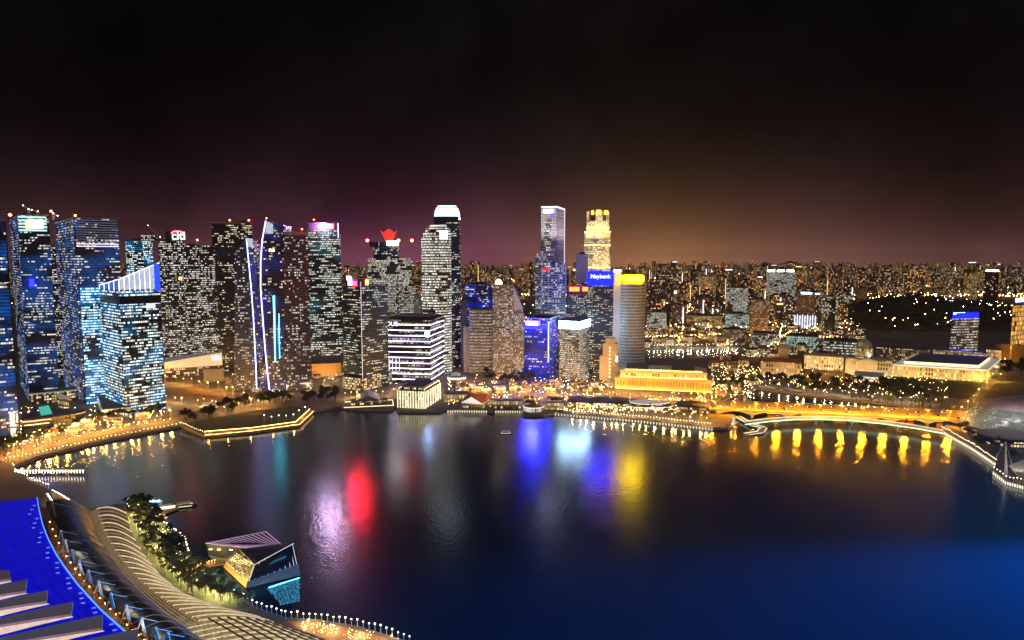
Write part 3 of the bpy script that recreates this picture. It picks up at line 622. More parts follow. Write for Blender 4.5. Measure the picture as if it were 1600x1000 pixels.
# dark grid tower with roof lettering
D = D_(584); f = quad(255, 256, 292, D, 20, 40); r, z = tower('dark tower of three stepped slabs with white roof lettering under a red arc', f, D, 374, FA['citi'])
f2 = quad(292.3, 293, 317, D + 3, 20, 36); vol(r, 'middle_slab', f2, 3.1, ZA(381, D), FA['citi']); f3 = quad(317.3, 318, 341, D - 2, 20, 40); vol(r, 'right_slab', f3, 3.1, ZA(384, D), FA['citi'])
vol(r, 'sign_box', quad(266, 267, 291, D + 2, 20, 6), z + .05, ZA(361, D), M['dark'])
sa, sb = (XA(266, D, z), D + 2), (XA(291, D, z), D + 2)
text(r, 'sign_lettering', 'citi', sa, sb, .5, ZA(368.6, D), 20, S_['signtext'], .8)
mb = MB(); pts = [(XA(277 + 9 * math.cos(t), D, z), D + 1.2, ZA(365 - 4.0 * math.sin(t), D)) for t in [math.pi * k / 10 for k in range(11)]]; mb.tube(pts, .9); mb.build('sign_arc', S_['red'], r)
beacon(r, XA(307, D + 5, z), D + 8, ZA(380, D)); M['orange_dot'] = S_['orange']
for px in (284, 303): panel(r, 'wall_sign', f[0], f[1], (px - 255) / 37, (px - 251) / 37, ZA(437, D), ZA(433, D), S_['orange'], .6, .4)
# dark tower behind the sail
D = D_(580); f = quad(338, 339, 400, D, 12, 40); r, z = tower('near-black tower with scattered warm windows and red beacons behind the twin sail towers', f, D, 349, FA['dark_few'])
for px in (359, 389): beacon(r, XA(px, D + 3, z), D + 3, z)
vol(r, 'roof_core', quad(385, 386, 398, D + 8, 12, 15), z + .02, ZA(344, D), M['dark'])
# twin sail towers: curved outlines standing upright
def outline_prism(root, name, pts, D, depth, mat):
    P = [(XA(x, D, ZA(y, D)), ZA(y, D)) for x, y in pts]
    mb = MB(); n = len(P)
    mb.poly([(x, D, z) for x, z in P], 0, [(x, z) for x, z in P])
    mb.poly([(x, D + depth, z) for x, z in reversed(P)], 0, [(x + 300, z) for x, z in reversed(P)])
    u = 0
    for i in range(n):
        (x, z), (x2, z2) = P[i], P[(i + 1) % n]
        mb.poly([(x2, D, z2), (x, D, z), (x, D + depth, z), (x2, D + depth, z2)], 0, [(600, z2), (600, z), (600 + depth, z), (600 + depth, z2)])
    return mb.build(name, mat, root)
D = D_(612)
lineA = [(401.5, 609), (400.5, 575), (398.5, 540), (396.8, 505), (394, 465), (390.5, 425), (387.5, 395), (385.5, 374)]
lineB = [(421.5, 609), (418, 580), (414.5, 545), (411, 500), (407.5, 450), (407.5, 410), (410, 375), (415.5, 345)]
r = thing('residential_tower', 'shorter curved sail tower of grey-mauve flats with one white light line', 'tower', (XA(385, D), D + 15, 3))
outline_prism(r, 'facade', [(366, 610)] + lineA + [(380, 376), (374, 384), (367, 394)], D, 34, FA['sail_l'])
outline_prism(r, 'side_bay', [(401.8, 610), (407, 610), (407, 470), (399, 420), (397, 390), (391, 375.5), (386, 374.5)] + [(x + .3, y) for x, y in lineA[::-1]], D + 5, 28, FA['sail_m'])
mb = MB(); mb.tube([(XA(x, D, ZA(y, D)), D - .8, ZA(y, D)) for x, y in lineA], .75); mb.build('light_line', M['L_strip'], r)
mb = MB(); q = [(XA(x, D, 230), ZA(y, D)) for x, y in ((382.5, 386), (393, 386), (393, 373), (382.5, 371.5))]; mb.poly([(x, D + 3.2, z) for x, z in q]); mb.poly([(x, D + 4.4, z) for x, z in q[::-1]]); mb.build('lit_crown', M['crown_screen'], r)
r = thing('residential_tower', 'taller curved sail tower with a lit glass tip and a mauve slab beside it', 'tower', (XA(440, D), D + 15, 3))
outline_prism(r, 'facade', [(444, 610)] + [(444, 352), (430, 348)][0:2] + lineB[::-1], D, 34, FA['sail_m'])
mb = MB(); mb.tube([(XA(x, D, ZA(y, D)), D - .8, ZA(y, D)) for x, y in lineB], .85); mb.build('light_line', M['L_strip'], r)
mb = MB(); q = [(XA(x, D, 240), ZA(y, D)) for x, y in ((415, 365), (427, 365), (427, 350), (416.5, 345.5))]; mb.poly([(x, D - 1.2, z) for x, z in q]); mb.poly([(x, D - .3, z) for x, z in q[::-1]]); mb.build('lit_crown', M['crown_screen'], r)
fs = quad(444.5, 446, 486, D + 6, 12, 30); vol(r, 'mauve_slab', fs, 3.1, ZA(367, D), FA['sail_r']); vol(r, 'slab_cap', inset(fs, .99), ZA(367, D) + .03, ZA(362, D), M['concrete'])
mb = MB(); mb.bar((XA(445, D, 100), D + 4.6, 5), (XA(445, D, 200), D + 4.6, ZA(378, D)), .35); mb.build('edge_light', S_['bandwhite'], r)
mb = MB(); mb.bar((XA(430, D, 60), D - .7, ZA(565, D)), (XA(429, D, 120), D - .7, ZA(462, D)), .6, 4, 0, 1.3); mb.bar((XA(437, D, 60), D - .7, ZA(560, D)), (XA(436, D, 120), D - .7, ZA(490, D)), .35); mb.build('blue_light_column', S_['cyan'], r)
for px, py in ((421, 391), (426, 391)): panel(r, 'bright_window', (XA(px, D, 200), D), (XA(px + 3.4, D, 200), D), 0, 1, ZA(py + 2, D), ZA(py - 2, D), S_['warm'], .1, .4)
for px in (417, 472): beacon(r, XA(px, D + 8, 240), D + 8, ZA(346 if px < 430 else 363, D), 1.1)
# teal office tower with roof lamp
D = D_(586); f = quad(485, 487, 536, D, 12, 45); r, z = tower('tall teal-tinted office tower with a white lamp and red sign on top', f, D, 360, FA['ocean'], kit=False)
fc = quad(487, 488, 534, D + 1, 12, 40); vol(r, 'crown', fc, z + .02, ZA(348, D), M['purple'])
mb = MB(); c = (XA(506, D, z), D - 1, ZA(353, D)); mb.ball(c, 5.0); mb.build('roof_lamp', S_['whitehot'], r)
panel(r, 'crown_sign', fc[0], fc[1], .50, .82, ZA(357, D), ZA(350, D), S_['red'], .4, .8); panel(r, 'edge_light', fc[0], fc[1], .95, .985, ZA(372, D), ZA(348, D), S_['bandwhite'], .4, .8)
beacon(r, XA(490, D, z), D + 3, ZA(348, D), 1.2)
panel(r, 'blank_base', f[0], f[1], 0, 1, 3.2, ZA(556, D), M['darkblue'], .15, .4)
vol(r, 'podium', quad(486, 488, 532, D - 14, 12, 12), 3.1, ZA(568, D - 14), M['podium'])
# dark block with coloured roof screen
D = D_(610); f = quad(537, 566, 607, D, 40); r, z = tower('dark glass office block with a cyan and red screen on its left roof corner', f, D, 447, FA['hitachi'], kit=False)
vol(r, 'upper_block', quad(541, 560, 578, D + 12, 40), z + .02, ZA(436, D + 12), M['purple']); vol(r, 'right_block', quad(582, 592, 604, D + 24, 40), z + .02, ZA(455, D), M['dark'])
mb = MB(); fq = quad(541, 560, 578, D + 12, 40); a, b_ = fq[3], fq[0]
panel(r, 'cyan_screen', a, b_, .32, .60, ZA(462, D), ZA(433, D), S_['cyan'], .4, .8); panel(r, 'red_screen', a, b_, .70, 1.0, ZA(449, D), ZA(440, D), S_['redhot'], .4, .8); panel(r, 'white_screen', a, b_, .24, .55, ZA(438, D), ZA(432, D), S_['magenta'], 1.3, .5)
panel(r, 'orange_screen', fq[0], fq[1], .72, .95, ZA(446, D), ZA(438, D), S_['orange'], .4, .6)
mb = MB(); mb.bar((f[0][0], f[0][1] - .6, 5), (f[0][0], f[0][1] - .6, ZA(440, D)), .3); mb.build('edge_light', S_['bandwhite'], r)
vol(r, 'podium', quad(534, 566, 612, D - 9, 30), 3.1, ZA(592, D - 9), FA['shop'])
# tower with the red roof emblem
D = D_(556); f = quad(577, 579, 644, D, 10, 45); r, z = tower('broad cream-lit tower under a large red fan-shaped roof emblem with red beacons', f, D, 404, FA['cream_rows'], kit=False)
f2 = quad(586, 587, 626, D + 4, 10, 36); z2 = ZA(385, D); vol(r, 'upper_tier', f2, z + .02, z2, FA['dark_few']); f3 = quad(580, 581, 622, D + 2, 10, 38); vol(r, 'roof_ring', f3, z2 + .03, ZA(378, D), M['dark'])
z3 = ZA(378, D); cx = XA(607, D, z3)
mb = MB()
for s in (-1, 1):
    q = [(cx + s * .4, z3), (cx + s * 6, z3), (cx + s * 17, ZA(360, D)), (cx + s * 3, ZA(367, D))]
    if s < 0: q = q[::-1]
    mb.poly([(x, D + 4, zz) for x, zz in q]); mb.poly([(x, D + 7, zz) for x, zz in q[::-1]])
q = [(cx - 5, z3), (cx + 5, z3), (cx + 9, ZA(362, D)), (cx, ZA(357, D)), (cx - 9, ZA(362, D))]
mb.poly([(x, D + 2, zz) for x, zz in q]); mb.poly([(x, D + 9, zz) for x, zz in q[::-1]]); mb.build('roof_emblem', S_['redsoft'], r)
mb = MB(); mb.box((XA(613, D, z3), D + 1, ZA(380, D)), (22, 1.2, 9)); mb.build('roof_sign', S_['white'], r); mb = MB(); mb.box((XA(586, D, z3), D + 1, ZA(381, D)), (16, 1.2, 7)); mb.build('roof_screen', S_['screen'], r)
for px in (573, 622, 643):
    mb = MB(); x = XA(px, D, z3); mb.bar((x, D + 6, z), (x, D + 6, ZA(377, D)), .5); mb.ball((x, D + 6, ZA(375.5, D)), 3.2, 1); mb.build('beacon', [M['metal'], M['L_red']], r)
D2 = D_(548); fl = quad(601, 602, 650, D - 22, 10, 18); vol(r, 'front_wing', fl, 3.1, ZA(447, D - 22), FA['grid_cream']); vol(r, 'brown_wing', quad(594, 595, 618, D - 30, 10, 7), 3.1, ZA(487, D - 30), FA['brick'])
# pale stone block between
D = D_(570); f = quad(647, 648, 659, D, 10, 14); tower('narrow pale lit stone block between the emblem tower and the drum-shaped lit tower', f, D, 462, FA['slab_few'])
# banded waterfront office
D = D_(600); f = quad(600, 672, 694, D, 9); r, z = tower('long mid-rise office block wrapped in white light bands with white sign letters', f, D, 500, FA['oue'], kit=False)
bands(r, f, ZA(594, D), z - 1, (z - ZA(594, D)) / 11.0, 1.0, .8, S_['lilacband'])
g = inset(f, .8); vol(r, 'roof_plant', g, z + .02, z + 4, M['roofdark']); vol(r, 'roof_slab', inset(f, 1.02), z - .6, z, M['dark'])
panel(r, 'sign_board', f[3], f[0], .02, .30, ZA(512.5, D), ZA(501.5, D), M['dark'], .9, .5); text(r, 'sign_lettering', 'OUE', f[3], f[0], .19, ZA(507, D), 9.5, S_['signtext'], 2.0); panel(r, 'blue_sign', f[3], f[0], .90, .99, ZA(526, D), ZA(519, D), S_['bluewhite'], 1.0, .6)
for k in range(5): panel(r, 'white_column', f[3], f[0], .03 + k * .075, .042 + k * .075, ZA(581, D), ZA(560, D), S_['bandwhite'], .9, .5)
# drum tower and dome crowned tower
D = D_(584); f = oval(658, 704, D, 22, 22, 2.6); zt = ZA(372, D)
r, z = tower('drum-shaped tower of bright white window rows with a rounded, sloping top', f, D, 372, FA['drum'], kit=False)
for k, (kk, p0, p1, dxx) in enumerate(((.94, 372, 364, 1.5), (.84, 364, 357, 3), (.66, 357, 351, 5))):
    ff = [(p[0] + dxx, p[1]) for p in inset(f, kk)]; vol(r, 'crown_tier', ff, ZA(p0, D) + .03, ZA(p1, D), FA['drum'])
panel(r, 'blue_screen', (XA(687, D, z), D + 4), (XA(700, D, z), D + 4), 0, 1, ZA(374, D), ZA(360, D), S_['screen'], 6, .8)
bands(r, f, 30, zt - 2, 5.4 * 2, .9, .5, M['paleconc'], 'floor_band', 24)
D = D_(575); f = oval(678, 719, D, 16, 24, 4); r, z = tower('tall navy tower with a white-lit domed crown behind the drum-shaped tower', f, D, 345, FA['navy'], kit=False)
for k, (kk, p0, p1, mt) in enumerate(((1.0, 344, 338, 'dark'), (.96, 338, 333, 'c'), (.92, 332, 328, 'c'), (.84, 327, 324, 'c'), (.72, 323.4, 320.5, 'c'))):
    vol(r, 'crown_ring', inset(f, kk), ZA(p0, D) + .03, ZA(p1, D), M['dark'] if mt == 'dark' else S_['crownlit'], M['dark']); vol(r, 'crown_core', inset(f, kk * .9), ZA(p1, D) + .03, ZA(p1, D) + 2.0, M['dark'])
mb = MB(); mb.ball((XA(717, D, z), D + 10, ZA(341, D)), 2.6); mb.build('roof_lamp', S_['warm'], r)
# small towers right of it
D = D_(582); f = quad(724, 725, 736, D, 10, 14); tower('narrow blank grey slab left of the rounded grey-banded block', f, D, 511, M['paleconc'])
D = D_(570); f = quad(718, 719, 731, D, 10, 20); tower('slim mauve blank-walled slab behind the narrow grey slab', f, D, 470, M['mauve'])
D = D_(585); f = oval(733, 771, D, 20, 14, 5); r, z = tower('rounded mid-rise block with alternating grey bands and lit rows', f, D, 485, FA['rows_grey']); bands(r, f, 8, z, 5.4, 1.7, .6, M['paleconc'])
D = D_(566); f = quad(727, 745, 773, D, 30); r, z = tower('royal blue-lit office block behind the rounded grey-banded block', f, D, 446, FA['royal'])
D = D_(592); f = quad(770, 772, 802, D, 10, 30); r, z = tower('white-framed office tower with a notched shoulder and a dome lamp on its roof', f, D, 446, FA['frame_white'])
vol(r, 'right_wing', quad(802.3, 803, 819, D + 2, 10, 26), 3.1, ZA(489, D), FA['frame_white']); vol(r, 'slant_wing', quad(802.3, 803, 817, D + 8, 10, 20), ZA(489, D) + .1, ZA(446, D), M['paleconc'], None, [ZA(446, D), ZA(487, D) + 6, ZA(487, D) + 6, ZA(446, D)])
mb = MB(); mb.dome((XA(779, D, z), D + 8, z + 2), 6, 6, 8, 12, 4); mb.build('dome_lamp', S_['warm'], r)
# tall pale slab
D = D_(566); f = quad(845, 869, 881, D, 16); r, z = tower('tallest pale grey slab with a white roof-edge light and lower stepped wings', f, D, 322, FA['slab_few'], kit=False)
panel(r, 'window_strip', f[3], f[0], .2, .66, ZA(383, D), ZA(341, D), FA['cream_rows'], .15, .5); panel(r, 'roof_light', f[3], f[0], .0, 1, z - 3, z, S_['bandwhite'], .2, .8); panel(r, 'roof_light', f[0], f[1], .0, 1, z - 3, z, S_['bandwhite'], .2, .8); panel(r, 'roof_sign', f[3], f[0], .15, .75, ZA(332, D), ZA(328, D), S_['white'], .2, .8)
panel(r, 'wall_sign', f[3], f[0], .60, .85, ZA(336.5, D), ZA(333.5, D), S_['bluesoft'], .2, .8)
panel(r, 'edge_light', f[0], f[1], .96, 1, 100, z - 3.2, S_['bandwhite'], .15, .5)
wash(f, 3, 0, 245, 272, 2.6e5, (.95, .9, 1), 62, 70); wash(f, 0, 1, 235, 262, 1.6e5, (.95, .9, 1), 50, 80)  # spots added to brighten the slab in place of city light
D3 = D - 24; f2 = quad(844, 845, 866, D3, 10, 20); vol(r, 'stepped_wing', f2, 3.1, ZA(384, D3), FA['slab']); f3 = quad(836, 837, 845, D3 - 4, 10, 24); vol(r, 'left_wing', f3, 3.1, ZA(397, D3 - 4), FA['slab']); f4 = quad(846, 847, 884, D3 - 8, 10, 7); vol(r, 'lower_wing', f4, 3.1, ZA(411, D3 - 8), FA['slab'])
panel(r, 'red_sign', f4[0], f4[1], 0, .35, ZA(423, D3), ZA(418, D3), S_['redsoft'], .3, .6)
for k in (0.0, .26, .97): panel(r, 'vertical_fin', f4[0], f4[1], k, k + .03, 10, ZA(411, D3 - 8), M['paleconc'], .1, 1.4)
# blue block, white sign block
D = D_(592); f = quad(820, 859, 874, D, 16); r, z = tower('royal blue glass block with a bright violet-white roof sign and a vertical white light', f, D, 499, FA['royal'])
panel(r, 'roof_sign', f[3], f[0], .08, .52, ZA(508, D), ZA(503, D), S_['white'], 1.8, .6); panel(r, 'roof_sign_backlight', f[3], f[0], .02, .62, ZA(509.5, D), ZA(501.5, D), S_['signblue'], .5, 1.0); panel(r, 'vertical_light', f[3], f[0], .93, .97, ZA(566, D), ZA(503, D), S_['screen'], .3, .6)
panel(r, 'blue_wash_sign', f[3], f[0], .0, .9, ZA(515, D), ZA(510.5, D), S_['floodblue'], .3, .6)
D = D_(600); f = quad(874, 906, 921, D, 22); r, z = tower('pale office block crowned by a glaring white light band', f, D, 514, FA['white_rows'], kit=False)
fc = inset(f, 1.05); vol(r, 'crown_band', fc, z + .05, ZA(502.5, D), S_['bandcyan']); vol(r, 'crown_roof', inset(f, .98), ZA(502.5, D) + .02, ZA(500, D), M['darkblue'])
# blocks behind with red sign and white slab
D = D_(562); f = quad(885, 886, 919, D, 10, 30); hz = [ZA(450, D), ZA(438, D), ZA(438, D), ZA(450, D)]; r, z = tower('dark office block with a swooping roofline and a red neon sign', f, D, 452, FA['maybank'], ztop=hz)
panel(r, 'neon_frame', f[0], f[1], .04, .98, ZA(461, D), ZA(447, D), M['red_wall'], .2, .5); panel(r, 'red_sign', f[0], f[1], .12, .58, ZA(455, D), ZA(448.5, D), S_['redorange'], .8, .6); panel(r, 'red_sign', f[0], f[1], .72, .95, ZA(455, D), ZA(448.5, D), S_['redorange'], .8, .6)
D = D_(552); f = quad(899, 900, 918, D, 10, 24); tower('blank white slab tower left of the floodlit golden tower', f, D, 398, M['paleconc'])
# golden floodlit tower
D = D_(550)
def octo(pL, pR, D, ch=.26):
    l, r_ = XA(pL, D, 200), XA(pR, D, 200); w_ = r_ - l; c = w_ * ch
    return [(l + c, D), (r_ - c, D), (r_, D + c), (r_, D + w_ - c), (r_ - c, D + w_), (l + c, D + w_), (l, D + w_ - c), (l, D + c)]
f = octo(916, 955, D); zc = ZA(362, D)
r = thing('office_tower', 'floodlit golden octagonal tower with orange-red lights along its stepped crown', 'tower', base_of(f))
vol(r, 'facade', f, 3.02, zc, FA['uob']); f2 = octo(918.5, 952.5, D + 3, .3); z2 = ZA(345, D); vol(r, 'upper_shaft', f2, zc + .02, z2, FA['uob'])
z3 = ZA(329, D); wq = f2[1][0] - f2[0][0]
for i in range(8):
    a, b_ = Vector(f2[i]), Vector(f2[(i + 1) % 8])
    if i % 2 == 0: vol(r, 'crown_pier', [tuple(a + (b_ - a) * .1), tuple(b_ - (b_ - a) * .1), tuple(b_ - (b_ - a) * .1 + Vector((0, 6 if i == 0 else 0)) + (Vector(inset(f2, .8)[(i + 1) % 8]) - b_)), tuple(a + (b_ - a) * .1 + (Vector(inset(f2, .8)[i]) - a))], z2 + .02, z3, FA['uob'])
vol(r, 'crown_core', inset(f2, .62), z2 + .03, z3 - 6, M['brown'])
for x0, x1, zz in ((924, 928, z3), (932, 939, z3 + 1), (944, 950, z3)):
    mb = MB(); mb.box(((XA(x0, D, zz) + XA(x1, D, zz)) / 2, D + 1, zz - 4), ((XA(x1, D, zz) - XA(x0, D, zz)), 1.6, 9)); mb.build('crown_lamp', S_['orangehot'], r)
for i_ in (0, 1, 7): wash(f, i_, (i_ + 1) % 8, 165, 225, 1.8e5, (1, .72, .28), 30, 90); wash(f2, i_, (i_ + 1) % 8, 240, 270, 1.2e5, (1, .76, .35), 25, 90)
for zz, ff in ((zc + .3, f), (ZA(383, D), f), (ZA(418, D), f), (z2 - 14, f2)):
    bands(r, ff, zz, zz + 1, 50, .3, .7, S_['goldflood'], 'floodlight_ledge', 1)
# blue sign tower, white fin and yellow crown tower
D = D_(584); f = quad(917, 918, 957, D, 10, 34); r, z = tower('dark office tower with a royal blue crown and white sign letters', f, D, 446, FA['maybank'], kit=False)
fc = inset(f, 1.01); vol(r, 'crown', fc, z + .02, ZA(424, D), M['crown_blue']); text(r, 'sign_lettering', 'Maybank', (f[0][0], fc[0][1]), (f[1][0], fc[1][1]), .5, ZA(432, D), 9.6, S_['signtext'], .9)
D = D_(586); f = quad(957.5, 958, 969, D, 10, 24); r, z = tower('blank white lift-core slab with a pink-lit top beside the yellow-crowned tower', f, D, 425, M['corewall'], kit=False); vol(r, 'lit_cap', inset(f, .99), z + .02, ZA(421.5, D), S_['pinkcap'])
D = D_(588); f = oval(969, 1010, D, 28, 22, 2.7); r, z = tower('rounded tower of grey rings under a bright yellow crown', f, D, 444, FA['round'], kit=False)
bands(r, f, 6, z - 1, 5.2, 2.0, .7, M['paleconc'])
vol(r, 'crown', inset(f, .9), z + .02, ZA(429, D), M['crown_yellow']); mb = MB(); mb.box((XA(993, D, z), D + 1.0, ZA(435.5, D)), (27, 1.4, 9)); mb.build('yellow_sign', S_['yellow'], r); mb = MB(); mb.ball((XA(973, D, z), D + 3, ZA(435, D)), 3.2); mb.build('roof_lamp', S_['yellow'], r)
# stepped stone tower
D = D_(600); f = quad(937, 938, 966, D, 10, 22); r, z = tower('pale stone stepped tower lit from below next to the long gold hotel', f, D, 556, M['stone'], kit=False, z1=ZA(556, D)); f2 = quad(942, 943, 964, D + 1, 10, 18); vol(r, 'middle_stage', f2, z + .02, ZA(537, D), M['stone']); vol(r, 'top_stage', quad(946, 947, 961, D + 2, 10, 14), ZA(537, D) + .02, ZA(529, D), M['stone'])
for k in range(9): panel(r, 'window', f2[0], f2[1], .44, .56, ZA(590 - k * 5.6, D), ZA(587 - k * 5.6, D), S_['cream'], .25 if k > 5 else 1.3, .3)

wash(f, 0, 1, 6, 40, 3.5e4, (1, .8, .42), 25, 100)
# ------------------------------------------------------------------ foreground: convention hall with blue roof
def lerp(a, b_, t): return a + (b_ - a) * t
def poly_at(P, t):                                     # point at share t of a polyline (pixels)
    n = len(P) - 1; i = min(int(t * n), n - 1); u = t * n - i
    return (lerp(P[i][0], P[i + 1][0], u), lerp(P[i][1], P[i + 1][1], u))
def resample(P, n):
    L = [0]
    for a, b_ in zip(P[:-1], P[1:]): L.append(L[-1] + math.hypot(b_[0] - a[0], b_[1] - a[1]))
    out = []
    for k in range(n):
        s = L[-1] * k / (n - 1); i = 0
        while i < len(P) - 2 and L[i + 1] < s: i += 1
        u = (s - L[i]) / max(1e-6, L[i + 1] - L[i]); out.append((lerp(P[i][0], P[i + 1][0], u), lerp(P[i][1], P[i + 1][1], u)))
    return out
edge = [(58, 778), (61, 797), (66, 818), (74, 840), (86, 864), (101, 887), (119, 911), (139, 934), (160, 956), (190, 983), (215, 1004), (250, 1032)]
ZR = 38
hall = thing('convention_hall', 'big waterfront hall with a glowing royal blue roof and overlapping grey roof fins', 'hall', G(20, 900, 3))
ed = resample(edge, 40)
pp = [(-160, 806), (-60, 790)] + ed + [(250, 1130), (-160, 1130)]
W3 = [G(x, y, ZR) for x, y in pp]
mb = MB()
for tri in tessellate_polygon([W3]):
    t = [W3[i] for i in tri]
    if (t[1] - t[0]).cross(t[2] - t[0]).z < 0: t.reverse()
    mb.poly(t)
n = len(W3)
for i in range(n):
    a, c = W3[i], W3[(i + 1) % n]
    mb.poly([(c.x, c.y, ZR), (a.x, a.y, ZR), (a.x, a.y, 3.05), (c.x, c.y, 3.05)], 1)
mb.build('roof', [M['roof_blue'], M['dark']], hall)
mb = MB(); mb.tube([G(x, y, ZR) + Vector((0, 0, .35)) for x, y in ed], .3); mb.build('edge_light', S_['edgeblue'], hall)
mb = MB()
for k in range(26):
    x, y = poly_at(edge, .05 + .8 * k / 26); q = G(x - 6 - 5 * (k % 3), y + 2, ZR); mb.box((q.x, q.y, ZR + .25), (1.6, .5, .5), 0, .4)
mb.build('roof_spotlights', S_['spotblue'], hall)
for k in range(1, 9):
    mb = MB(); mb.tube([G(x - 17 * k, y + 5 * k + .02 * k * k, ZR) + Vector((0, 0, .05)) for x, y in ed[: 34]], .11); mb.build('roof_seam', M['seamblue'], hall)
for k in range(2, 34, 3):
    x, y = ed[k]; mb = MB(); mb.bar(G(x, y, ZR) + Vector((0, 0, .05)), G(x - 190, y + 34, ZR) + Vector((0, 0, .05)), .09); mb.build('roof_seam', M['seamblue'], hall)
fins = [((15, 890), (17, 904), (18, 909), 900), ((43, 905), (40, 923), (44, 927), 922), ((75, 922), (73, 939), (78, 944), 942), ((114, 940), (112, 959), (115, 964), 962), ((161, 960), (160, 981), (164, 986), 984), ((216, 982), (216, 1006), (220, 1015), 1004), ((275, 1012), (275, 1040), (280, 1050), 1040)]
for i, (u, lo, li, yl) in enumerate(fins):
    z1 = 56 - 1.9 * i; z2, z3 = z1 - .8, z1 - 1.7
    mb = MB(); ms = MB(); ns = 14
    def crv(p, sl, t):                                  # each fin sweeps away to the left
        return (p[0] - t * (p[0] + 170), p[1] + sl * t * (p[0] + 170) * (1 + .15 * math.sin(math.pi * t)))
    top = [G(*crv(u, .195 if i else .1, k / ns), z1) for k in range(ns + 1)]; bot = [G(*crv(lo, .135, k / ns), z2) for k in range(ns + 1)]; lit = [G(*crv(li, .215, k / ns), z3) for k in range(ns + 1)]
    for k in range(ns):
        mb.poly([bot[k + 1], bot[k], top[k], top[k + 1]])
        dn = Vector((0, 0, -.9)); mb.poly([bot[k] + dn, bot[k + 1] + dn, top[k + 1] + dn, top[k] + dn]); mb.poly([bot[k] + dn, bot[k], bot[k + 1], bot[k + 1] + dn])
        mb.poly([top[k], top[k] + dn, top[k + 1] + dn, top[k + 1]])
        ms.poly([lit[k + 1], lit[k], bot[k] + dn * 1.2, bot[k + 1] + dn * 1.2])
    mb.poly([bot[0], bot[0] + Vector((0, 0, -.9)), top[0] + Vector((0, 0, -.9)), top[0]])
    fo = mb.build('roof_fin', M['fin'], hall)
    so = ms.build('lit_soffit', M['soffit'], None); so.parent = fo
# ------------------------------------------------------------------ dark mall roof with mast frames
Lc = [(140, 797), (150, 828), (166, 858), (191, 893), (221, 926), (256, 957), (298, 986), (322, 1004), (350, 1028), (380, 1055)]
Rc = [(197, 799), (206, 830), (224, 863), (252, 898), (296, 932), (352, 950), (400, 958), (470, 983), (530, 1005), (600, 1040)]
Ledge = [(72, 784), (82, 806), (93, 832), (106, 858), (122, 882), (142, 908), (166, 934), (194, 962), (226, 992), (262, 1024), (300, 1056)]
mall = thing('mall', 'long dark arched mall roof with white mast frames beside the ribbed canopy', 'mall', G(170, 900, 3))
NS, NT = 44, 10
Ls, Rs = resample(Ledge, NS + 1), resample(Lc, NS + 1)
def mroof(i, j):
    a, b_ = Ls[i], Rs[i]; t = j / NT; z = 20 + 5 * math.sin(math.pi * t)
    p = G(lerp(a[0], b_[0], t), lerp(a[1], b_[1], t), 20); return Vector((p.x, p.y, z))
mb = MB()
for i in range(NS):
    for j in range(NT): mb.poly([mroof(i, j), mroof(i + 1, j), mroof(i + 1, j + 1), mroof(i, j + 1)], 0, [(i, j), (i + 1, j), (i + 1, j + 1), (i, j + 1)])
for i in range(NS):
    for e_ in (0, NT):
        a, c = mroof(i, e_), mroof(i + 1, e_); q = [(a.x, a.y, 3.1), (c.x, c.y, 3.1), c, a]; mb.poly(q if e_ else q[::-1])
mb.build('roof_shell', M['mall_glass'], mall)
for i in range(1, NS, 2):
    mb = MB(); mb.tube([mroof(i, j) + Vector((0, 0, .25)) for j in range(NT + 1)], .16); mb.build('roof_rib', M['ribgrey'], mall)
mast = [(82, 786), (95, 830), (102, 844), (112, 860), (124, 876), (138, 892), (154, 909), (173, 928), (197, 947), (221, 966), (240, 955), (262, 990)]
mast[10] = (243, 982)
for k, (x, y) in enumerate(mast):
    s = 1 + k * .03; top = G(x, y, 34); f1 = G(x - 8 * s, y + 24 * s, 21); f2 = G(x + 5 * s, y + 22 * s, 21)
    mb = MB(); mb.bar(top, f2, .62, 4, 0, .85); mb.bar(top, f1, .38)
    e_ = G(x + 26, y + 5, 25); mb.bar(top, e_, .14); mb.ball(top, .9); mb.build('mast_frame', M['mastlit'], mall)
gap = thing('walkway', 'narrow walkway glowing orange between the blue roof edge and the mast frames', 'walkway', G(110, 880, 8))
mb = MB(); e1 = resample(edge, 30); l1 = resample(Ledge, 30)
for k in range(29):
    a, b_, c, d = [G(*q, 16) for q in (e1[k], l1[k], l1[k + 1], e1[k + 1])]
    if k > 0: mb.poly([a, d, c, b_])
mb.build('deck', M['orangedeck'], gap)
mb = MB()
for k in range(3, 27, 1):
    q = G(lerp(e1[k][0], l1[k][0], .6), lerp(e1[k][1], l1[k][1], .6), 17.5); mb.octa(q, .35)
mb.build('floor_lights', S_['walkorange'], gap)
# ------------------------------------------------------------------ ribbed glass canopy
can = thing('glass_canopy', 'long curved glass canopy with glowing cream ribs and purlins beside the palm grove', 'canopy', G(230, 900, 3))
NC, NJ = 66, 10
Lr, Rr_ = resample(Lc, NC + 1), resample(Rc, NC + 1)
def cpt(i, t, dz=0.0):
    a, b_ = Lr[i], Rr_[i]; p = G(lerp(a[0], b_[0], t), lerp(a[1], b_[1], t) - 3.0 * math.sin(math.pi * t), 15)
    return Vector((p.x, p.y, 12 + 4 * math.sin(math.pi * (t * .8 + .1)) + dz))
mb = MB()
for i in range(NC):
    for j in range(NJ):
        t0, t1 = j / NJ, (j + 1) / NJ
        mb.poly([cpt(i, t0), cpt(i + 1, t0), cpt(i + 1, t1), cpt(i, t1)], 0, [(i, j), (i + 1, j), (i + 1, j + 1), (i, j + 1)])
for i in range(NC):
    for t in (0.0, 1.0):
        a, c = cpt(i, t), cpt(i + 1, t); q = [(a.x, a.y, 3.1), (c.x, c.y, 3.1), c, a]; mb.poly(q if t else q[::-1], 1)
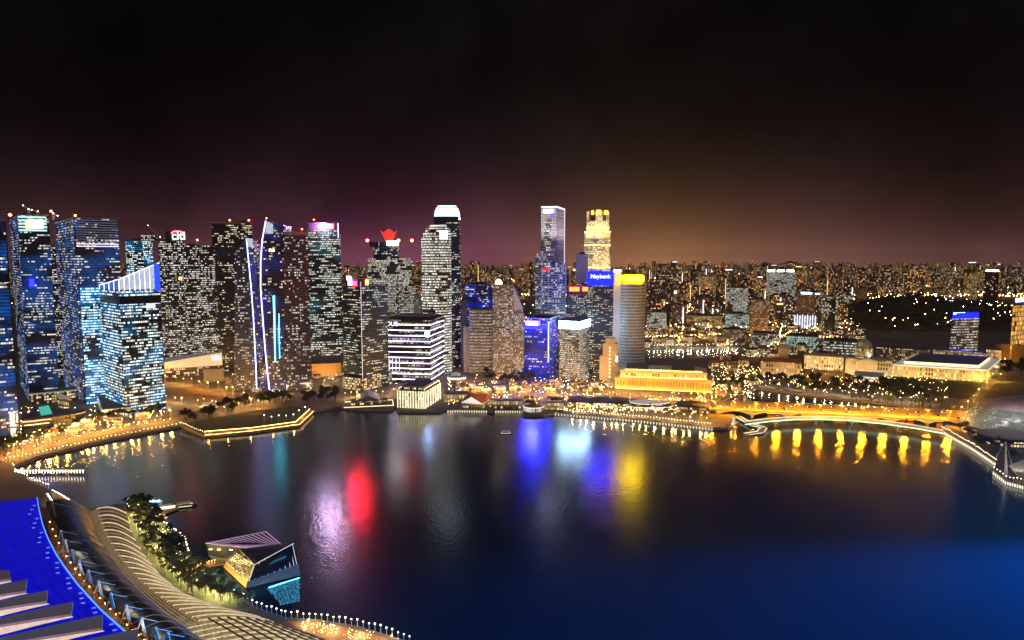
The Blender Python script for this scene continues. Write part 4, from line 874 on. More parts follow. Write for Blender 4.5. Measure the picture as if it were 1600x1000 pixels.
a, b_ = cpt(0, 0), cpt(0, 1); mb.poly([(a.x, a.y, 3.1), a, b_, (b_.x, b_.y, 3.1)], 1)
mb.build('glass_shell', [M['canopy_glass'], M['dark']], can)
for i in range(0, NC + 1):
    mb = MB(); t0 = .20 if i < 44 else 0.0
    mb.tube([cpt(i, t0 + (1 - t0) * j / NJ, .3) for j in range(NJ + 1)], .36 if i % 2 else .42); mb.build('lit_rib', M['rib_a'] if i % 2 == 0 else M['rib_b'], can)
for k in range(6):
    mb = MB(); t = .0 + k * .045; mb.tube([cpt(i, t, .32) for i in range(NC + 1)], .26); mb.build('lit_purlin', M['rib_b'], can)
for k in range(8):
    mb = MB(); t = .3 + k * .095; mb.tube([cpt(i, t, .75) for i in range(42, NC + 1)], .40); mb.build('dark_purlin', M['dark'], can)
# ------------------------------------------------------------------ crystal island pavilion
pav = thing('crystal_pavilion', 'angular glass pavilion on the water with a striped roof and a gold-lit corner', 'pavilion', G(410, 900, 0))
P = lambda x, y, z: G(x, y, z)
A, Bp, Cp, Dp = P(321, 849, 15), P(415, 831, 17), P(438, 850, 16), P(388, 857, 14)
E, F_, G1, H1 = P(370, 864, 13), P(398, 883, 12.5), P(387, 908, 4), P(352, 880, 4)
T1, T2, T3, T4 = P(374, 858, 14.5), P(436, 850, 16.5), P(449, 859, 17), P(398, 882, 13)
FT, FB, FL = P(459, 849, 24), P(466, 881, 6), P(389, 908, 5.5)
Q1, Q2 = P(349, 886, .5), P(384, 919, .5); Q3, Q4 = P(469, 899, .5), P(440, 872, .5)
K1, K2 = P(326, 868, 5), P(352, 873, 5)
def stripes(root, a, b_, c, d, n, mat, r=.16, name='roof_strip', lift=.25):
    mb = MB()
    for k in range(n + 1):
        t = k / n; mb.bar(a.lerp(b_, t) + Vector((0, 0, lift)), d.lerp(c, t) + Vector((0, 0, lift)), r)
    return mb.build(name, mat, root)
def slabpoly(mb, pts, th=.5, mi=0):
    nrm = (pts[1] - pts[0]).cross(pts[2] - pts[0]).normalized()
    if nrm.z < 0: pts = pts[::-1]
    dn = Vector((0, 0, -th)); mb.poly(pts, mi); q = [p + dn for p in pts]; mb.poly(q[::-1], mi)
    for i in range(len(pts)):
        j = (i + 1) % len(pts); mb.poly([pts[j], pts[i], q[i], q[j]], mi)
mb = MB(); slabpoly(mb, [A, Dp, Cp, Bp]); mb.build('roof', M['dark'], pav); stripes(pav, A, Bp, Cp, Dp, 12, S_['lilac'], .26); 
mb = MB(); mb.tube([A, Bp, Cp], .3); mb.build('roof_edge', S_['lilac'], pav)
mb = MB(); slabpoly(mb, [T1, T4, T3, T2]); mb.build('middle_roof', M['dark'], pav); stripes(pav, T1, T2, T3, T4, 12, M['purplerib'], .2)
mb = MB(); mb.poly([H1, G1, F_, E], 0, [(0, 0), (22, 0), (22, 11), (0, 11)]); mb.poly([E, F_, T4, T1], 0, [(0, 12), (22, 12), (22, 14), (0, 14)]); mb.build('shop_glazing', M['shopglass'], pav)
mb = MB(); mb.poly([Q1, Q2, G1, H1]); mb.bar(H1, G1, .3); mb.build('gold_base', S_['goldbase'], pav)
mb = MB(); mb.poly([FL, FB, FT, T4]); mb.poly([FL, T4, F_, G1]); mb.poly([T4, FT, T3]); mb.build('side_glazing', M['darkglass'], pav)
mb = MB()
for t in (0, .12, .25, .38, .5, .62, .73, .83, .91, .97):
    mb.bar(FL.lerp(FB, t) + Vector((0, -.2, .1)), T4.lerp(FT, t) + Vector((0, -.2, .1)), .2)
mb.bar(T4, FT, .22); mb.build('fin_lights', S_['finwhite'], pav)
mb = MB(); mb.poly([Q2, Q3, FB, FL]); mb.build('lower_wall', M['pavwall'], pav)
mb = MB(); mb.poly([K1, K2, Q1, P(336, 878, .5)]); mb.poly([A, Dp, T1, E, H1, K2, K1][::-1]); mb.build('dark_flank', M['dark'], pav)
mb = MB(); mb.poly([Q3, Q4, Bp, Cp, T2, T3, FT, FB]); mb.poly([Q4, P(336, 870, .5), K1, A, Bp]); mb.build('rear_glazing', M['darkglass'], pav)
mb = MB()
for x in (330, 343, 362): q = P(x, 855 + (x - 330) * .02, 13); mb.box((q.x, q.y - 1, q.z - 1), (2, .5, .4))
mb.build('soffit_lights', S_['warm'], pav)
mb = MB(); mb.bar(P(420, 918, .9), P(468, 903, .9), .35); mb.build('cyan_waterline_light', S_['cyanline'], pav)
mb = MB(); rs = random.Random(3)
for k in range(15):
    t = k / 14; a, b_ = P(416, 921, .7).lerp(P(436, 945, .2), t), P(470, 903, .7).lerp(P(470, 938, .2), t); a = a.lerp(b_, rs.uniform(0, .10)); b_ = b_.lerp(a, rs.uniform(0, .05)); n_ = 7
    for q in range(n_): mb.bar(a.lerp(b_, q / n_), a.lerp(b_, (q + rs.uniform(.6, .98)) / n_), rs.uniform(.18, .42))
mb.build('water_glow_bars', M['cyansteps'], pav)  # glowing bars painting the cyan-lit water beside the pavilion
br = thing('footbridge', 'short footbridge lit by orange lamps from the grove to the crystal pavilion', 'footbridge', G(320, 882, 3))
mb = MB(); slabpoly(mb, [P(296, 886, 3.6), P(300, 892, 3.6), P(352, 880, 3.6), P(346, 874, 3.6)], .6); mb.build('deck', M['timber'], br)
mb = MB()
for k in range(9): q = P(300 + k * 4.4, 883 - k * 1.0, 6); mb.ball(q, .55); mb.bar((q.x, q.y, 3.6), q, .1)
mb.build('bridge_lamps', S_['walkdim'], br)
# ------------------------------------------------------------------ boats at the grove jetty
def boat(label, px, py, ang, L, hullm, cabm, lit, group=None):
    q = G(px, py, 0); root = thing('boat', label, 'boat', (q.x, q.y, 0), group); root.rotation_euler = (0, 0, ang)
    mb = MB(); w_ = L * .16
    low = [(-L / 2, -w_ * .7), (L * .3, -w_ * .75), (L / 2 * .92, 0), (L * .3, w_ * .75), (-L / 2, w_ * .7)]; up = [(-L / 2, -w_), (L * .3, -w_), (L / 2, 0), (L * .3, w_), (-L / 2, w_)]
    mb.prism(low, -.3, 1.3, 0, True, False, 0, 0, None, up); mb.build('hull', hullm, root, False)
    mb = MB(); mb.prism([(-L * .38, -w_ * .7), (L * .18, -w_ * .7), (L * .18, w_ * .7), (-L * .38, w_ * .7)], 1.32, 3.2, 0); mb.build('cabin', cabm, root, False)
    mb = MB(); mb.prism([(-L * .42, -w_ * .85), (L * .22, -w_ * .85), (L * .22, w_ * .85), (-L * .42, w_ * .85)], 3.22, 3.5, 0, True, True); mb.build('canopy', M['whitepaint'], root, False)
    mb = MB()
    for s in (-1, 1): mb.bar((-L * .46, s * w_ * 1.03, 1.4), (L * .3, s * w_ * 1.03, 1.4), .14)
    mb.build('rail_lights', lit, root, False)
    return root
boat('white river boat with blue cabin lights moored at the outer end of the grove jetty', 244, 786, -.5, 15, M['whitepaint'], S_['boatblue'], S_['boatblue'])
boat('white and red river boat moored alongside the grove jetty', 266, 795, .45, 20, M['whitepaint'], S_['boatwarm'], S_['redsoft'])
boat('dark tour boat with lit rails leaving the grove jetty', 288, 792, .35, 20, M['dark'], M['dark'], S_['boatwarm'])
boat('small boat with a red canopy tucked against the curved promenade', 254, 812, 1.0, 9, M['whitepaint'], S_['redsoft'], S_['boatwarm'])
boat('small lit ferry crossing open water before the gold-lit shore', 792, 678, .1, 14, M['dark'], M['dark'], S_['boatwarm'])
jt = thing('jetty', 'narrow boat jetty at the tip of the palm grove', 'jetty', G(250, 800, 0))
mb = MB(); slabpoly(mb, [P(234, 806, 1.5), P(238, 810, 1.5), P(280, 794, 1.5), P(276, 791, 1.5)], .5); mb.build('deck', M['timber'], jt)
# near-left jetty and event stage
jt = thing('jetty', 'straight jetty strung with bright bulbs at the left shore', 'jetty', G(80, 735, 0))
mb = MB(); slabpoly(mb, [P(20, 733, 2), P(20, 736.5, 2), P(132, 735.8, 2), P(132, 733, 2)], .6); mb.build('deck', M['timber'], jt)
mb = MB()
for k in range(24): q = P(24 + k * 4.6, 735.4, 4.2); mb.ball(q, .45); mb.bar((q.x, q.y, 2), q, .12)
mb.build('bulbs', S_['bulbhot'], jt)
stg = thing('event_deck', 'amber-lit waterside deck with a curved row of bulbs beyond the blue roof', 'deck', G(98, 785, 3))
mb = MB(); slabpoly(mb, [P(78, 770, 4.5), P(90, 786, 4.5), P(112, 797, 4.5), P(124, 795, 4.5), P(110, 780, 4.5), P(90, 768, 4.5)], .8); mb.build('deck', M['orangedeck2'], stg)
mb = MB()
for k in range(18): x, y = poly_at([(74, 772), (84, 786), (98, 794), (114, 799)], k / 17); q = P(x, y, 6.5); mb.ball(q, .55)
for k in range(10): x, y = poly_at([(82, 766), (96, 773), (108, 781)], k / 9); q = P(x, y, 6.5); mb.ball(q, .35)
mb.build('bulbs', S_['bulbhot'], stg)
# ------------------------------------------------------------------ waterfront and civic buildings
def bld(label, pL, pM, pR, yb, yt, mat, theta=12, depth=None, name='building', cat='building', roof=None, kit=False, z0=3.0, group=None):
    D = DY(yb, z0); f = quad(pL, pM, pR, D, theta, depth, z0 + 15); z = ZA(yt, D)
    root = thing(name, label, cat, base_of(f, z0), group); vol(root, 'facade', f, z0 + .02, z, mat, roof)
    if kit: roofkit(root, f, z)
    return root, f, z, D
def gable(root, f, z, h, mat, axis=0, over=.6):
    a, b_, c, d = [Vector((p[0], p[1], z + .03)) for p in inset(f, 1.04)]
    if axis: a, b_, c, d = b_, c, d, a
    m1, m2 = (a + d) / 2 + Vector((0, 0, h)), (b_ + c) / 2 + Vector((0, 0, h))
    mb = MB(); mb.poly([a, b_, m2, m1]); mb.poly([c, d, m1, m2]); mb.poly([b_, c, m2]); mb.poly([d, a, m1]); mb.poly([d, c, b_, a]); return mb.build('roof', mat, root)
# left podiums
r, f, z, D = bld('low dark shopping podium with a glowing green rooftop pool by the left quay', 34, 36, 112, 678, 652, FA['dark_few'], 10, 40, 'podium_building', 'podium')
mb = MB(); slabpoly(mb, [P(60, 636, z + .4), P(76, 633, z + .4), P(82, 646, z + .4), P(64, 649, z + .4)], .5); mb.build('rooftop_pool', S_['pool'], r); panel(r, 'canopy_light', f[0], f[1], .02, .6, z - 3, z - 1.5, M['whitepaint'], .4, 1.5); panel(r, 'shop_light', f[0], f[1], .05, .55, z - 7, z - 6, S_['cream'], .3, .3)
r, f, z, D = bld('long white canopied link building at the foot of the striped crown tower', 48, 49, 118, 630, 614, FA['shop'], 10, 26, 'podium_building', 'podium'); vol(r, 'canopy_roof', inset(f, 1.08), z + .05, z + 2.2, M['whitelit'], M['dark'])
r, f, z, D = bld('curved pale roofed entrance hall left of the slant-crowned block', 93, 108, 152, 640, 625, FA['hall'], 30, None, 'entrance_hall', 'hall'); vol(r, 'canopy_roof', inset(f, 1.1), z + .05, z + 1.8, M['whitelit'], M['paleconc'], [z + 1.5, z + 5, z + 7, z + 3])
r, f, z, D = bld('small glowing amber glass drum beside the dark shopping podium', 100, 101, 118, 664, 648, FA['goldh'], 10, 14, 'glass_drum', 'building'); vol(r, 'roof_disc', oval(99, 119, D - 1, 16, 10), z + .05, z + 1, M['paleconc'])
r, f, z, D = bld('bright glass lobby block under the slant-crowned tower', 150, 160, 205, 655, 640, FA['hotel_bay'], 30, None, 'lobby_block', 'building')
r, f, z, D = bld('long cream-lit event tent with a pale screen roof behind the sandy field', 257, 258, 346, 588, 573, FA['shop'], 10, 30, 'event_tent', 'tent'); f = quad(256, 257, 347, D - 3, 10, 30); vol(r, 'roof', f, z + .1, ZA(556, D), M['tentlit'], M['whitepaint'], [ZA(563, D), ZA(553, D), ZA(553, D) + 2, ZA(563, D) + 2])
panel(r, 'screen', f[0], f[1], .82, .97, ZA(564, D), ZA(558, D), S_['screen'], .4, .4)
r, f, z, D = bld('grey service block right of the cream-lit event tent', 318, 319, 350, 596, 578, M['concrete'], 10, 16, 'service_block', 'building', kit=True)
# pier pavilion
r, f, z, D = bld('low lit pier pavilion with a slanted glass roof on the water', 548, 550, 606, 634, 627, FA['shop'], 10, 22, 'pier_pavilion', 'pavilion', z0=2.5)
vol(r, 'deck', quad(536, 537, 614, D - 8, 10, 36), .2, 2.4, M['concrete']); gable(r, quad(556, 557, 592, D + 6, 10, 40), z, 7, M['metal'], 1)
mb = MB(); mb.tube([(p[0], p[1], 3.4) for p in quad(536, 537, 614, D - 8, 10, 36)] , .35); mb.build('deck_lights', S_['deckwarm'], r)
# fin hotel on the water
D = DY(641, 1); f = quad(621, 664, 689, D, 12, None, 20); z = ZA(612, D)
r = thing('waterfront_hotel', 'square waterfront hotel with tall glowing vertical fins standing in the water', 'hotel', base_of(f, 0))
vol(r, 'facade', f, 1.5, z, FA['hotel_bay']); vol(r, 'plinth', inset(f, 1.05), -.5, 1.48, M['dark'])
for k in range(11): panel(r, 'vertical_fin', f[0], f[3], k / 10.5, k / 10.5 + .035, 2, z, S_['cream'], .1, 1.0) if False else panel(r, 'vertical_fin', f[3], f[0], k / 10.5, k / 10.5 + .02, 2, z, S_['fin'], .1, 1.0)
for k in range(7): panel(r, 'vertical_fin', f[0], f[1], k / 6.5, k / 6.5 + .02, 2, z, S_['fin'], .1, 1.0)
vol(r, 'rooftop_bar', inset(f, .8), z + .03, z + 5, FA['shop'])
mb = MB()
for p in inset(f, .93): mb.bar((p[0], p[1], z), (p[0], p[1], z + 3), .2)
mb.tube([(p[0], p[1], z + 3) for p in inset(f, .93)], .3); mb.build('roof_pergola', S_['deckwarm'], r)
# disc restaurant tower
D = DY(622); x = XA(712, D, 20); r = thing('restaurant_tower', 'round rotunda on a single stem with a lit disc-shaped top near the quay', 'tower', (x, D, 3))
vol(r, 'stem', oval(706, 717, D, 12, 4), 3, ZA(592, D), FA['rows_grey']); z1 = ZA(592, D)
vol(r, 'disc', oval(697, 727, D - 8, 24, 12), z1, z1 + 3, S_['cream'], M['whitepaint']); vol(r, 'disc_roof', oval(695, 729, D - 9, 24, 13), z1 + 3.03, z1 + 4.2, M['paleconc'], None, None, oval(702, 722, D - 4, 24, 8)); mb = MB(); mb.dome((x, D + 4, z1 + 4.2), 7, 6, 5, 16, 4); mb.build('dome', M['whitelit'], r)
r, f, z, D = bld('low arcaded ferry arcade under the disc-topped restaurant tower', 694, 696, 732, 628, 616, FA['hall'], 10, 24, 'arcade', 'building')
# gabled pier hall
D = DY(640, 2); f = quad(722, 753, 770, D, 16, None, 8); r = thing('pier_hall', 'historic pier hall with a glowing red-orange gable roof and white pediment', 'hall', base_of(f, 2))
vol(r, 'deck', inset(f, 1.25), .0, 2, M['concrete']); vol(r, 'facade', f, 2.02, 10, FA['hall']); gable(r, f, 10, 8, M['redlit'], 1)
a, b_, c, d = [Vector((*p, 10)) for p in inset(f, 1.05)]; mid = (a + d) / 2; out = (a - b_).normalized() * 1.0
mb = MB(); q = [d + out, a + out, mid + out + Vector((0, 0, 8.2))]; mb.poly(q); mb.poly([p - out * .6 for p in q[::-1]]); mb.bar(d + out, q[2], .35); mb.bar(a + out, q[2], .35); mb.build('pediment', S_['pediment'], r)
# quay arcade and round pavilion
r, f, z, D = bld('long two-storey quay arcade of small lit columns left of the round pavilion', 772, 773, 816, 638, 627, FA['hall'], 10, 16, 'quay_arcade', 'building', roof=M['redtile'])
r, f, z, D = bld('quay arcade with warm shopfronts right of the round pavilion', 851, 852, 884, 640, 630, FA['hall'], 10, 14, 'quay_arcade', 'building', roof=M['redtile'])
D = DY(648, 0); f = oval(818, 851, D, 24, 13); r = thing('round_pavilion', 'round white-lit pavilion projecting into the water from the quay', 'pavilion', base_of(f, 0))
vol(r, 'drum', f, 0, 9, FA['fin_drum'], M['paving']); vol(r, 'roof', inset(f, .7), 9.03, 12, M['redlit'], None, None, inset(f, .3)); bands(r, f, 8.2, 9, 9, .7, .6, S_['cream'], 'rim', 1)
# wavy roofed restaurant row
def wavy(label, pL, pR, yb, yt, nw, mat, lit):
    D = DY(yb); f = quad(pL, pL + 1, pR, D, 8, 24, 8); z = ZA(yt, D); r = thing('restaurant_row', label, 'building', base_of(f)); vol(r, 'facade', f, 3.02, z, lit)
    mb = MB(); ns = nw * 6; a, b_ = Vector(f[0]), Vector(f[1]); dpt = Vector(f[3]) - a
    for k in range(ns):
        t0, t1 = k / ns, (k + 1) / ns; w0, w1 = [2.6 * abs(math.sin(math.pi * t * nw)) + .2 for t in (t0, t1)]
        for dzv, rev in ((.5, 0), (0, 1)):
            q = [Vector((*(a + (b_ - a) * t0 - dpt * .12), z + w0 + dzv)), Vector((*(a + (b_ - a) * t1 - dpt * .12), z + w1 + dzv)), Vector((*(a + (b_ - a) * t1 + dpt * 1.05), z + w1 + dzv + 1)), Vector((*(a + (b_ - a) * t0 + dpt * 1.05), z + w0 + dzv + 1))]
            mb.poly(q[::-1] if rev else q)
    mb.build('roof', mat, r); return r
wavy('low waterfront restaurant row under three dark wavy roofs', 886, 984, 638, 630, 3, M['roofdark'], FA['shop'])
wavy('low waterfront restaurant row under one dark flat-curved roof left of the bridge', 1056, 1108, 646, 637, 1, M['roofdark'], FA['shop'])
D = DY(642); f = oval(981, 1058, D, 28, 18); r = thing('terrace_restaurant', 'boat-shaped terrace restaurant with stacked white-lit decks on the promenade', 'building', base_of(f))
vol(r, 'lower_deck', f, 3.02, 6.5, FA['shop']); vol(r, 'lower_rim', inset(f, 1.03), 6.55, 7.3, S_['cream'], M['paving']); vol(r, 'upper_deck', inset(f, .72), 7.33, 10.5, FA['shop']); vol(r, 'upper_rim', inset(f, .8), 10.53, 11.2, S_['cream'], M['whitelit'])
# gold colonnaded hotel
D = DY(609); f = quad(960, 961, 1111, D, 5, 50, 15); z = ZA(591, D); r = thing('colonnaded_hotel', 'long neoclassical hotel glowing gold with a row of giant columns and stepped roof', 'hotel', base_of(f))
vol(r, 'wall', f, 3.02, z, M['goldstone'], M['stone'])
for k in range(26): 
    mb = MB(); t = .14 + .72 * k / 25; p = Vector(f[0]).lerp(Vector(f[1]), t); mb.bar((p.x, p.y - 1.3, 6.5), (p.x, p.y - 1.3, z - 2.2), .75, 8, 0, .62); mb.build('column', M['goldstone'], r)
for k in range(25): panel(r, 'window', f[0], f[1], .14 + .72 * (k + .34) / 25, .14 + .72 * (k + .66) / 25, 8, z - 5, S_['goldwin'], .05, .2)
for s0, s1 in ((0, .12), (.88, 1.0)):
    panel(r, 'end_pavilion', f[0], f[1], s0, s1, 3.1, z - 2.6, M['goldstone'], .05, 2.2)
    for k in range(3): panel(r, 'window', f[0], f[1], s0 + .02 + k * .033, s0 + .037 + k * .033, 8, z - 6, S_['goldwin'], 2.3, .2)
vol(r, 'cornice', inset(f, 1.03), z - 2.1, z - .6, M['goldstone'], M['stone'])
wash(f, 0, 1, 5, 12, 1.0e4, (1, .62, .14), 26, 120, 5); f2 = inset(f, .9); z2 = ZA(581, D + 4); vol(r, 'attic_storey', f2, z + .02, z2, FA['hall'], M['stone']); f3 = inset(f, .8); z3 = ZA(577, D + 8); vol(r, 'upper_cornice', inset(f2, 1.02), z2 + .02, z2 + 1, M['goldstone'], M['stone']); vol(r, 'top_storey', f3, z2 + 1.03, z3, FA['hall'], M['stone'])
for s0, s1 in ((.02, .3), (.62, .9)):
    a, b_ = Vector(f3[0]).lerp(Vector(f3[1]), s0), Vector(f3[0]).lerp(Vector(f3[1]), s1); dd = Vector(f3[3]) - Vector(f3[0])
    gable(r, [tuple(a), tuple(b_), tuple(b_ + dd), tuple(a + dd)], z3, 6, M['roofdark'])
mb = MB()
for (ff, zz, off) in ((f, 3.4, 4.2), (f2, z + .5, 1.6), (f3, z2 + 1.5, 1.4)):
    a, b_ = Vector(ff[0]), Vector(ff[1]); mb.bar((a.x, a.y - off, zz), (b_.x, b_.y - off, zz), .28)
mb.build('uplight_strips', S_['uplight'], r)
# white statue, zigzag pier
q = P(1147, 665, 2); r = thing('statue', 'white floodlit beast-headed fish statue on a plinth at the water edge', 'statue', (q.x, q.y, 2))
mb = MB(); mb.prism(oval(1143, 1151, q.y, 12, 3.2), .5, 3, 0); mb.build('plinth', M['stone'], r)
bm = bmesh.new(); vs = []
for (dx_, dy_, z_, rr_) in ((0, 3, 3, 2.4), (0.6, 3, 5.5, 2.2), (.2, 2.6, 8, 1.7), (-.4, 2, 10, 1.6), (-.6, 1.4, 11.5, 1.75), (-.7, .4, 12, 1.0)):
    ring = [bm.verts.new((q.x + dx_ + rr_ * math.cos(t), q.y + dy_ + rr_ * math.sin(t), z_)) for t in [math.pi * 2 * k / 10 for k in range(10)]]; vs.append(ring)
for ra, rb in zip(vs[:-1], vs[1:]):
    for k in range(10): bm.faces.new((ra[k], ra[(k + 1) % 10], rb[(k + 1) % 10], rb[k]))
bm.faces.new(vs[-1])
for k in range(6):
    a = math.pi * .2 + k * .35; c = Vector((q.x + 2.6 + k * .5, q.y + 4, 3.2 + k * .35)); v_ = [bm.verts.new(c + Vector(o_)) for o_ in ((-.7, 0, 0), (.7, 0, 0), (.9, .3, 1.2))]; bm.faces.new(v_)
me = bpy.data.meshes.new('body'); bm.to_mesh(me); bm.free(); me.materials.append(M['statue']); o = bpy.data.objects.new('body', me); COL.objects.link(o); o.parent = r; o.location = -r.location
r = thing('viewing_pier', 'zigzag white-edged viewing pier in front of the white statue', 'pier', P(1175, 668, 0))
zz = [(1152, 650), (1176, 664), (1193, 668), (1188, 675), (1166, 678)]
mb = MB()
for (a, b_) in zip(zz[:-1], zz[1:]):
    A_, B_ = P(*a, 2), P(*b_, 2); d_ = (B_ - A_).normalized(); nn = Vector((-d_.y, d_.x, 0)) * 4
    slabpoly(mb, [A_ - nn, B_ - nn, B_ + nn, A_ + nn], .6)
mb.build('deck', M['paving'], r)
mb = MB()
for (a, b_) in zip(zz[:-1], zz[1:]):
    A_, B_ = P(*a, 2.6), P(*b_, 2.6); d_ = (B_ - A_).normalized(); nn = Vector((-d_.y, d_.x, 0)) * 4
    for s in (-1, 1): mb.bar(A_ + nn * s, B_ + nn * s, .3)
mb.build('edge_lights', S_['cream'], r)
# road bridge
r = thing('road_bridge', 'long road bridge glowing sodium yellow with shallow arches below', 'bridge', P(1300, 648, 0))
NB_ = 42; ZD = 9.0
def bt(t, edge_):                                      # far edge 0, near edge 1
    x = lerp(1092, 1520, t); y = (lerp(625.5, 644, t) if edge_ == 0 else lerp(639, 659, t)) - 1.0 * math.sin(math.pi * t)
    return P(x + (8 if edge_ else 0), y, ZD)
mb = MB(); mk = MB()
for k in range(NB_):
    a, b_, c, d = bt(k / NB_, 1), bt((k + 1) / NB_, 1), bt((k + 1) / NB_, 0), bt(k / NB_, 0); mb.poly([a, b_, c, d]); dn = Vector((0, 0, -1.3)); mb.poly([a + dn, b_ + dn, b_, a]); mb.poly([d + dn, c + dn, b_ + dn, a + dn])
    for w_ in (.25, .5, .75):
        if w_ == .5 or k % 2: 
            p0, p1 = a.lerp(d, w_), b_.lerp(c, w_); u = Vector((0, 0, .006)); dd = (d - a).normalized() * .4; mk.poly([p0 - dd + u, p1 - dd + u, p1 + dd + u, p0 + dd + u])
mb.build('deck', M['bridgedeck'], r); mk.build('lane_marking', M['whitepaint'], r)
mb = MB(); mb.tube([bt(k / NB_, 1) + Vector((0, 0, .9)) for k in range(NB_ + 1)], .22); mb.build('railing', M['whitepaint'], r); mb = MB(); mb.tube([bt(k / NB_, 0) + Vector((0, 0, .9)) for k in range(NB_ + 1)], .22); mb.build('railing', M['whitepaint'], r)
NSP = 7
for s in range(NSP):
    mb = MB(); t0, t1 = .05 + s * .128, .05 + (s + 1) * .128; ns = 10
    for k in range(ns):
        u0, u1 = k / ns, (k + 1) / ns; za, zb = [ZD - 1.35 - 5.2 * (2 * u - 1) ** 2 for u in (u0, u1)]
        a, b_ = bt(lerp(t0, t1, u0), 1), bt(lerp(t0, t1, u1), 1); c, d = a + Vector((0, 2, 0)), b_ + Vector((0, 2, 0))
        fz = lambda p, z_: Vector((p.x, p.y, z_))
        mb.poly([fz(a, za), fz(b_, zb), fz(b_, ZD - 1.35), fz(a, ZD - 1.35)]); mb.poly([fz(c, za), fz(d, zb), fz(b_, zb), fz(a, za)])
    mb.build('arch', M['archlit'], r)
for s in range(NSP + 1):
    mb = MB(); t = .05 + s * .128; a, d = bt(t, 1), bt(t, 0); mb.prism([(a.x - 1.4, a.y + .1), (a.x + 1.4, a.y + .1), (d.x + 1.4, d.y), (d.x - 1.4, d.y)], -1, ZD - 1.4); mb.build('pier', M['paleconc'], r)
for t in (.26, .385, .505, .625, .735, .765, .87):
    mb = MB(); a, d = bt(t, 1), bt(t, 0); c = a.lerp(d, .45); w_ = 14 if t < .7 else 7; mb.box((c.x, c.y, 3.6), (w_, .5, 5.2)); mb.build('added_glow_panel', S_['underyellow'], r)  # glowing boxes added for yellow reflections, standing for the lit soffits
# slim footbridge
r = thing('curved_footbridge', 'slender curved footbridge with white and teal light lines before the yellow bridge', 'footbridge', P(1310, 660, 0))
jp = [(1164, 659), (1200, 654.5), (1240, 651.5), (1280, 651), (1330, 653), (1380, 658), (1430, 665), (1474, 673)]
jr = resample(jp, 40); JL = [P(x, y, 7) for x, y in jr]; JN = [P(x, y + 3.6, 7) for x, y in jr]
mb = MB()
for k in range(39): mb.poly([JN[k], JN[k + 1], JL[k + 1], JL[k]]); dn = Vector((0, 0, -1)); mb.poly([JN[k] + dn, JN[k + 1] + dn, JN[k + 1], JN[k]]); mb.poly([JL[k] + dn, JL[k + 1] + dn, JN[k + 1] + dn, JN[k] + dn])
mb.build('deck', M['concrete'], r)
mb = MB(); mb.tube([p + Vector((0, 0, .7)) for p in JL], .32); mb.build('white_light_line', S_['jubwhite'], r)
mb = MB(); mb.tube([p + Vector((0, -.3, -.5)) for p in JN], .42); mb.build('teal_light_line', S_['jubteal'], r)
for k in (6, 14, 21, 30):
    mb = MB(); p = JN[k]; mb.bar((p.x, p.y, -1), (p.x, p.y, 6), .9, 6, 0, .5); mb.bar((p.x, p.y, 3), (p.x - 5, p.y, 6.2), .5); mb.bar((p.x, p.y, 3), (p.x + 5, p.y, 6.2), .5); mb.build('pier', M['pierteal'], r)
# shell theatre
D = DY(692); cx, cy = XA(1614, D + 45, 20), D + 52; r = thing('shell_theatre', 'shell-domed waterfront theatre with a pink ribbed roof over grey-green glass', 'theatre', (cx, cy, 3))
RX, RY, RZ = 70, 50, 40
def dp(a, e, k=1.0): return Vector((cx + RX * k * math.cos(a) * math.cos(e), cy + RY * k * math.sin(a) * math.cos(e), 3 + RZ * k * math.sin(e)))
mb = MB(); mu = MB(); na = 48
for i in range(na):
    a0, a1 = 2 * math.pi * i / na, 2 * math.pi * (i + 1) / na
    for j in range(10):
        e0, e1 = j / 10 * math.pi / 2, (j + 1) / 10 * math.pi / 2
        (mb if j < 5 else mu).poly([dp(a0, e0), dp(a1, e0), dp(a1, e1), dp(a0, e1)][: (4 if j < 9 else 3)], 0, [(a0 * 60, e0 * 40), (a1 * 60, e0 * 40), (a1 * 60, e1 * 40), (a0 * 60, e1 * 40)][: (4 if j < 9 else 3)])
mb.build('glass_shell', M['theatreglass'], r); mu.build('ribbed_roof', M['pinkroof'], r)
for i in range(0, 72):
    a = 2 * math.pi * i / 72
    if math.sin(a) < .45: mb = MB(); mb.tube([dp(a, e / 8 * .42 * math.pi + (.25 * math.pi) * (1 - e / 8), 1.008) for e in range(9)], .3); mb.build('roof_rib', M['pinkrib'], r)
fb = [(cx + (RX + 8) * math.cos(t), cy - 12 + (RY + 2) * math.sin(t)) for t in [2 * math.pi * k / 32 for k in range(32)]]; vol(r, 'lower_floors', fb, 3.02, 9.5, FA['hall'], M['dark'])
panel(r, 'lit_entrance', (cx - 34, cy - RY * .9), (cx - 14, cy - RY), 0, 1, 9, 24, FA['goldh'], .4, .5)
D = DY(702); f = oval(1562, 1650, D, 28, 24); r = thing('round_roof_annex', 'round annexe with a dark blue flat roof in front of the shell theatre', 'building', base_of(f)); vol(r, 'drum', inset(f, .9), 3.02, 10, FA['shop']); vol(r, 'roof', f, 10.03, 12.5, M['annexroof'])
q0 = P(1572, 744, 3); r = thing('mast', 'tall leaning white mast at the tip of the right-hand promenade', 'mast', q0); tp = Vector((q0.x - 2.5, q0.y, ZA(690, q0.y))); mb = MB(); mb.bar(q0, tp, 1.5, 8, 0, .35); mb.build('pole', M['mastlit'], r); mb = MB(); mb.bar(tp, (q0.x + 14, q0.y + 12, 9), .15); mb.bar(tp, (q0.x - 10, q0.y + 10, 4), .12); mb.build('stay_cables', M['whitepaint'], r)
